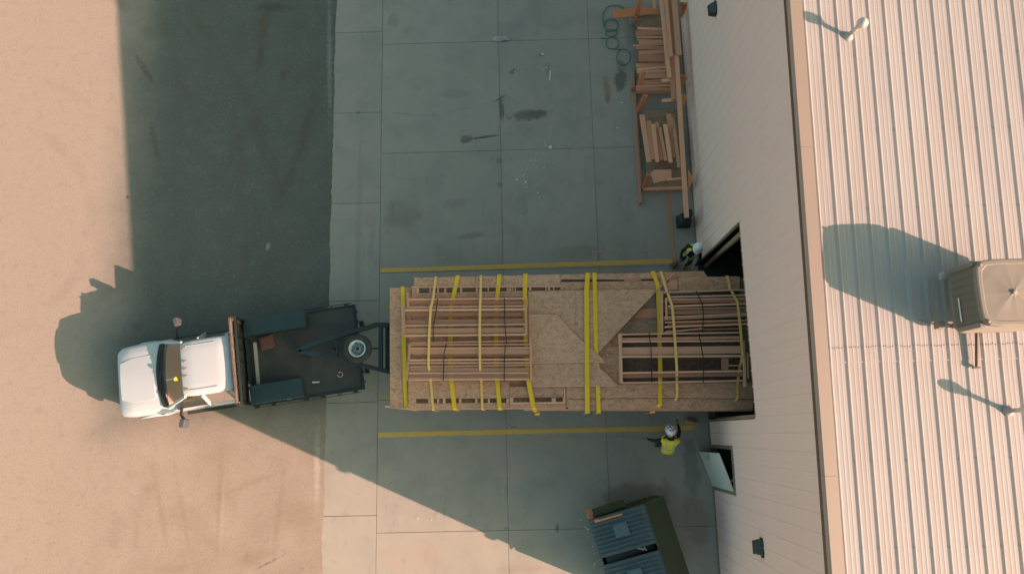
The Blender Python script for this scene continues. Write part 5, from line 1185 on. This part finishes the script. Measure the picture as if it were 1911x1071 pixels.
b = MB(); b.bx(.1, 1.42, -1.17, -.96, 1.12, 1.20); b.build('trash_bags', M_blackpl, DU)
b = MB(); q = (1.05, -1.05, 1.28); b.box(q, (.2, .05, .02), rz=-.5); b.box((1.16, -1.08, 1.29), (.03, .12, .02), rz=.3); b.build('white_paper', M_whitebit, DU)

# ------------------------------------------------------------------ people
def skin_body(name, chains, mats, parent, groups, root_first=True):
    """chains: list of (list of (point, radius, group)); first chain of each island has the root"""
    verts = []; edges = []; rad = []; roots = []; bones = []
    index = {}
    for ch in chains:
        prev = None; new = isinstance(ch, tuple)
        seq = ch[1] if new else ch
        for i, (p, r, gname) in enumerate(seq):
            key = tuple(round(c, 4) for c in p)
            if key in index and not (new): k = index[key]
            else:
                k = len(verts); verts.append(p); rad.append(r); index[key] = k
                if new and i == 0: roots.append(k)
            if prev is not None and prev != k: edges.append((prev, k)); bones.append((Vector(verts[prev]), Vector(verts[k]), gname))
            prev = k
    me = bpy.data.meshes.new(name); me.from_pydata([tuple(v) for v in verts], edges, []); me.update()
    o = bpy.data.objects.new(name, me); col.objects.link(o)
    md = o.modifiers.new('skin', 'SKIN'); md.use_smooth_shade = True
    for i, sv in enumerate(me.skin_vertices[0].data):
        r = rad[i]; sv.radius = (r, r) if not isinstance(r, tuple) else r; sv.use_root = i in roots
    s2 = o.modifiers.new('sub', 'SUBSURF'); s2.levels = 2; s2.render_levels = 2
    dg = bpy.context.evaluated_depsgraph_get(); ev = o.evaluated_get(dg); nm = bpy.data.meshes.new_from_object(ev)
    o.modifiers.clear(); o.data = nm; bpy.data.meshes.remove(me)
    nm.materials.clear()
    for m in mats: nm.materials.append(m)
    for pl in nm.polygons:
        c = pl.center; best = 9e9; gi = 0
        for (a, d, gn) in bones:
            ab = d - a; t = max(0, min(1, (c - a).dot(ab) / max(ab.length_squared, 1e-9))); ds = (a + ab * t - c).length
            if ds < best: best = ds; gi = groups.index(gn)
        pl.material_index = gi; pl.use_smooth = True
    og = ORG.get(parent.name, Vector((0, 0, 0)))
    nm.transform(Matrix.Translation(-og)); o.parent = parent
    return o

def V(*a): return Vector(a)
def person(base, label, face, pelvis, chest, neck, head, sh_half, arms, legs, group_hand, vest='back', vw=1.0):
    """face: unit horizontal facing; arms: [(elbow, wrist, handdir)] left,right; legs: [(knee, ankle, toedir)] left,right"""
    pr = thing('person', base, label, 'person')
    f = face.normalized(); left = V(-f.y, f.x, 0)
    spine = (chest - pelvis).normalized()
    G_ = ['shirt', 'pants', 'boot', 'skin', 'glove']; mats = [M_shirt, M_pants, M_boot, M_skin, M_glove]
    belly = pelvis.lerp(chest, .5)
    chains = [('root', [(pelvis, (.155, .12), 'pants'), (belly, (.150, .115), 'shirt'), (chest, (.165, .12), 'shirt'), (neck, .060, 'shirt'), (neck.lerp(head, .45), .055, 'skin'), (head, .085, 'skin')])]
    chins = head - V(0, 0, .06) + f * .035
    for s, (el, wr, hd) in zip((1, -1), arms):
        sh = chest + left * s * sh_half + spine * .05
        chains.append([(chest, .15, 'shirt'), (sh, .068, 'shirt'), (el, .050, 'shirt'), (wr, .033, 'shirt'), (wr + hd * .03, .030, group_hand), (wr + hd * .08, (.040, .020), group_hand)])
    for s, (kn, an, td) in zip((1, -1), legs):
        hip = pelvis + left * s * .095 - V(0, 0, .05)
        chains.append([(pelvis, .14, 'pants'), (hip, .098, 'pants'), (kn, .066, 'pants'), (an, .046, 'pants'), (an - V(0, 0, .045) + td * .01, .048, 'boot'), (an - V(0, 0, .045) + td * .17, .040, 'boot')])
    for (el, wr, hd) in arms:
        palm = wr + hd * .06; side = hd.cross(V(0, 0, 1)); side = side.normalized() if side.length > .1 else left
        dn = V(0, 0, -1) if abs(hd.z) < .8 else f
        for k, ln in enumerate((.060, .072, .076, .066)):
            a = palm + side * (-.030 + .020 * k) + hd * .01
            chains.append(('root', [(a, .010, group_hand), (a + hd * ln * .65, .0095, group_hand), (a + hd * ln + dn * .022, .009, group_hand), (a + hd * ln * 1.05 + dn * .048, .008, group_hand)]))
        a = wr + hd * .035 - side * .028
        chains.append(('root', [(a, .012, group_hand), (a - side * .028 + hd * .028, .0105, group_hand), (a - side * .032 + hd * .060 + dn * .01, .0095, group_hand)]))
    body = skin_body('body', chains, mats, pr, G_)
    # head with a face
    hz = (head - neck).normalized(); hz = (hz + V(0, 0, .8)).normalized(); hy = (f - hz * f.dot(hz)).normalized(); hx = hy.cross(hz)
    Rh = Matrix((hx, hy, hz)).transposed()
    b = MB(); prof = [(.02, -.125), (.055, -.112), (.070, -.08), (.078, -.04), (.082, .0), (.084, .04), (.078, .08), (.055, .112), (.02, .125)]
    k0 = len(b.v); n = 24
    for r, z in prof:
        for j in range(n):
            t = 2 * PI * j / n; x_, y_ = r * .93 * math.cos(t), r * 1.12 * math.sin(t)
            if y_ > 0 and z < -.05: y_ *= 1.08
            b.v.append(head + Rh @ V(x_, y_ + .005, z))
    for i in range(len(prof) - 1):
        for j in range(n): b.f.append((i * n + j, i * n + (j + 1) % n, (i + 1) * n + (j + 1) % n, (i + 1) * n + j))
    b.f.append(tuple(range(n))); b.f.append(tuple(range(8 * n, 9 * n)))
    hd_o = b.build('head', M_skin, pr, True)
    b = MB(); b.add([head + Rh @ v for v in (V(-.012, .095, -.022), V(.012, .095, -.022), V(0, .120, -.026), V(0, .092, .022))], [(0, 1, 2), (0, 2, 3), (2, 1, 3), (1, 0, 3)]); b.build('nose', M_skin, hd_o)
    for s in (-1, 1):
        b = MB(); b.lathe(head + Rh @ V(s * .032, .085, .012), [(.001, -.01), (.010, -.005), (.011, 0), (.010, .006), (.001, .01)], 10, Rh); b.build('eye', M_eye, hd_o, True)
        b = MB(); b.box(head + Rh @ V(s * .082, -.005, -.005), (.016, .035, .06), m=Rh); b.build('ear', M_skin, hd_o, bevel=.006)
    b = MB(); b.box(head + Rh @ V(0, .096, -.055), (.045, .012, .010), m=Rh); b.build('mouth', M_lip, hd_o)
    b = MB(); b.lathe(head + Rh @ V(0, -.012, .0), [(.075, -.06), (.088, -.02), (.090, .03), (.084, .06)], 20, Rh); b.build('hair', M_hair, pr, True)
    # hard hat: ridged dome and brim
    b = MB(); n = 32; prof = [(.172, .030), (.170, .038), (.142, .044), (.140, .075), (.128, .115), (.098, .150), (.055, .168), (.01, .172)]
    for i, (r, z) in enumerate(prof):
        for j in range(n):
            t = 2 * PI * j / n; x_, y_ = r * .86 * math.cos(t), r * 1.0 * math.sin(t)
            if i < 2: y_ = y_ * (1.12 if y_ > 0 else .98)
            zz = z + (.008 if i >= 3 and abs(x_) < .016 else 0) - (.012 if i < 2 and y_ > 0 else 0)
            b.v.append(head + Rh @ V(x_, y_, zz))
    for i in range(len(prof) - 1):
        for j in range(n): b.f.append((i * n + j, i * n + (j + 1) % n, (i + 1) * n + (j + 1) % n, (i + 1) * n + j))
    b.f.append(tuple(range(7 * n, 8 * n))); b.f.append(tuple(range(n))[::-1])
    hat = b.build('hard_hat', M_helmet, pr, True)
    # vest
    R3 = Matrix((left, (spine.cross(left) * -1), spine)).transposed()
    ctr = pelvis.lerp(chest, .6)
    def tw(x, y, z): return ctr + left * x + (left.cross(spine)) * -y + spine * z     # y forward
    fwd = spine.cross(left); fwd = fwd if fwd.dot(f) > 0 else -fwd
    def tw(x, y, z): return ctr + left * x + fwd * y + spine * z
    secs = [(-.34, .185, .150), (-.2, .180, .148), (-.05, .182, .148), (.08, .192 * vw, .150), (.17, .195 * vw * vw, .145), (.235, .170 * vw * vw, .125), (.285, .105, .10)]
    H0 = (chest - ctr).length - .15
    b = MB(); n = 28; ok = []
    for (z, rx, ry) in secs:
        for j in range(n):
            t = 2 * PI * j / n; c, s_ = math.cos(t), math.sin(t); k = (abs(c) ** 2.6 + abs(s_) ** 2.6) ** (-1 / 2.6)
            b.v.append(tw(rx * c * k, ry * s_ * k, z + H0))
    for i in range(len(secs) - 1):
        for j in range(n):
            t = 2 * PI * (j + .5) / n; fr_ = math.sin(t); sd = abs(math.cos(t)); z = secs[i][0]
            if sd > .90 and z >= .05 and vw == 1: continue                        # arm holes
            if vest == 'open' and fr_ > .93 : continue
            if vest == 'open' and fr_ > .55 and False: continue
            b.f.append((i * n + j, i * n + (j + 1) % n, (i + 1) * n + (j + 1) % n, (i + 1) * n + j))
    vo = b.build('safety_vest', M_vest if vest == 'back' else M_vest, pr, True)
    so_ = vo.modifiers.new('thick', 'SOLIDIFY'); so_.thickness = .008
    # reflective bands: over both shoulders and round the waist
    def surf(t, z):
        for (a, c_) in zip(secs, secs[1:]):
            if a[0] <= z <= c_[0]:
                u = (z - a[0]) / (c_[0] - a[0]); rx = a[1] + (c_[1] - a[1]) * u; ry = a[2] + (c_[2] - a[2]) * u; break
        else: rx, ry = secs[-1][1:]
        c, s_ = math.cos(t), math.sin(t); k = (abs(c) ** 2.6 + abs(s_) ** 2.6) ** (-1 / 2.6)
        return tw((rx + .012) * c * k, (ry + .012) * s_ * k, z + H0)
    b = MB(); n2 = 36
    for z in (-.12,):
        vs = []
        for j in range(n2 + 1):
            t = 2 * PI * j / n2; vs += [surf(t, z - .025), surf(t, z + .025)]
        b.add(vs, [(2 * j, 2 * j + 2, 2 * j + 3, 2 * j + 1) for j in range(n2)])
    b.build('waist_band', M_silver, vo)
    for s in (-1, 1):
        b = MB(); vs = []; pts_ = []
        for z in (-.12, 0, .1, .18, .235): pts_.append((-1, z))
        pts_.append((0, .30))
        for z in (.235, .18, .1, 0, -.12): pts_.append((1, z))
        for (sd, z) in pts_:
            for xo in (.085, .135):
                if sd == 0: vs.append(tw(s * xo, 0, .268 + H0)); continue
                best = surf(math.asin(0), z)
                # point on the section with lateral xo
                rx = ry = 0
                for (a, c_) in zip(secs, secs[1:]):
                    if a[0] <= z <= c_[0]:
                        u = (z - a[0]) / (c_[0] - a[0]); rx = a[1] + (c_[1] - a[1]) * u; ry = a[2] + (c_[2] - a[2]) * u
                yy = (ry + .014) * max(0.02, (1 - (xo / (rx + .012)) ** 2.6)) ** (1 / 2.6)
                vs.append(tw(s * xo, sd * yy, z + H0))
        b.add(vs, [(2 * j, 2 * j + 2, 2 * j + 3, 2 * j + 1) for j in range(len(pts_) - 1)])
        b.build('shoulder_band', M_silver, vo)
    return pr, hat, (head, Rh)

# worker by the lower yellow line: leaning forward, facing the load, one arm out to the left
pr, hat, (hd, Rh) = person((3.92, -.40, 0), 'person in a yellow safety vest and marked white hard hat beside the lower yellow line', V(.05, 1, 0),
    V(3.93, -.50, .95), V(3.94, -.26, 1.33), V(3.93, -.13, 1.47), V(3.92, .0, 1.60), .17,
    [(V(3.55, -.27, 1.22), V(3.37, -.21, 1.12), V(-1, .1, -.15).normalized()), (V(4.24, -.02, 1.20), V(4.22, .16, 1.12), V(-.1, 1, -.2).normalized())],
    [(V(3.80, -.36, .52), V(3.78, -.42, .085), V(-.1, 1, 0).normalized()), (V(4.03, -.32, .52), V(4.02, -.30, .085), V(.15, 1, 0).normalized())], 'glove', vw=1.16)
b = MB()
for (x0, y0, x1, y1) in [(-.07, .08, -.01, .05), (-.01, .05, .06, .08), (-.08, .0, -.02, .02), (-.02, .02, .01, -.03), (-.06, -.06, 0, -.09), (0, -.09, .06, -.05), (.06, -.05, .07, .01), (-.09, .045, -.085, -.035), (.0, .11, .05, .12)]:
    def dome(x, y):
        r = math.hypot(x / .86, y); return .172 - .03 * (r / .1) ** 2 + .012 if r < .1 else .142 - (r - .1) * 1.1 + .012
    b.bar(hd + Rh @ V(x0, y0, dome(x0, y0)), hd + Rh @ V(x1, y1, dome(x1, y1)), .022, .010)
b.build('black_marking', M_blackpl, hat)

# worker by the door corner: upright, looking down the wall, holding a stick
f2 = V(-.55, -.83, 0).normalized(); l2 = V(-f2.y, f2.x, 0)
base = V(4.90, 4.93, 0)
pr2, hat2, _h = person((4.90, 4.93, 0), 'person in black with an open yellow vest at the corner of the loading door', f2,
    V(4.90, 4.96, .95), V(4.93, 4.97, 1.36), V(4.95, 4.95, 1.50), V(4.98, 4.96, 1.63), .18,
    [(V(5.14, 4.75, 1.12), V(5.03, 4.60, .98), V(-.5, -.7, -.4).normalized()), (V(4.66, 5.02, 1.14), V(4.62, 4.84, 1.00), V(-.3, -.8, -.4).normalized())],
    [(V(4.98, 4.80, .52), V(4.97, 4.83, .085), f2), (V(4.78, 4.90, .55), V(4.72, 4.93, .085), f2)], 'skin', vest='open')
b = MB(); b.tube([V(4.60, 4.80, 1.04), V(4.58, 4.76, .60), V(4.60, 4.80, .05)], .022, 8)
tag(b.build('wooden_stake', M_fascia), 'dark wooden stake held upright by the worker at the door corner', 'stake')
b = MB(); b.box((4.60, 4.84, .05), (.18, .14, .09), rz=.5); tag(b.build('tan_block', M_boot), 'small tan block at the end of the upper yellow line', 'block')
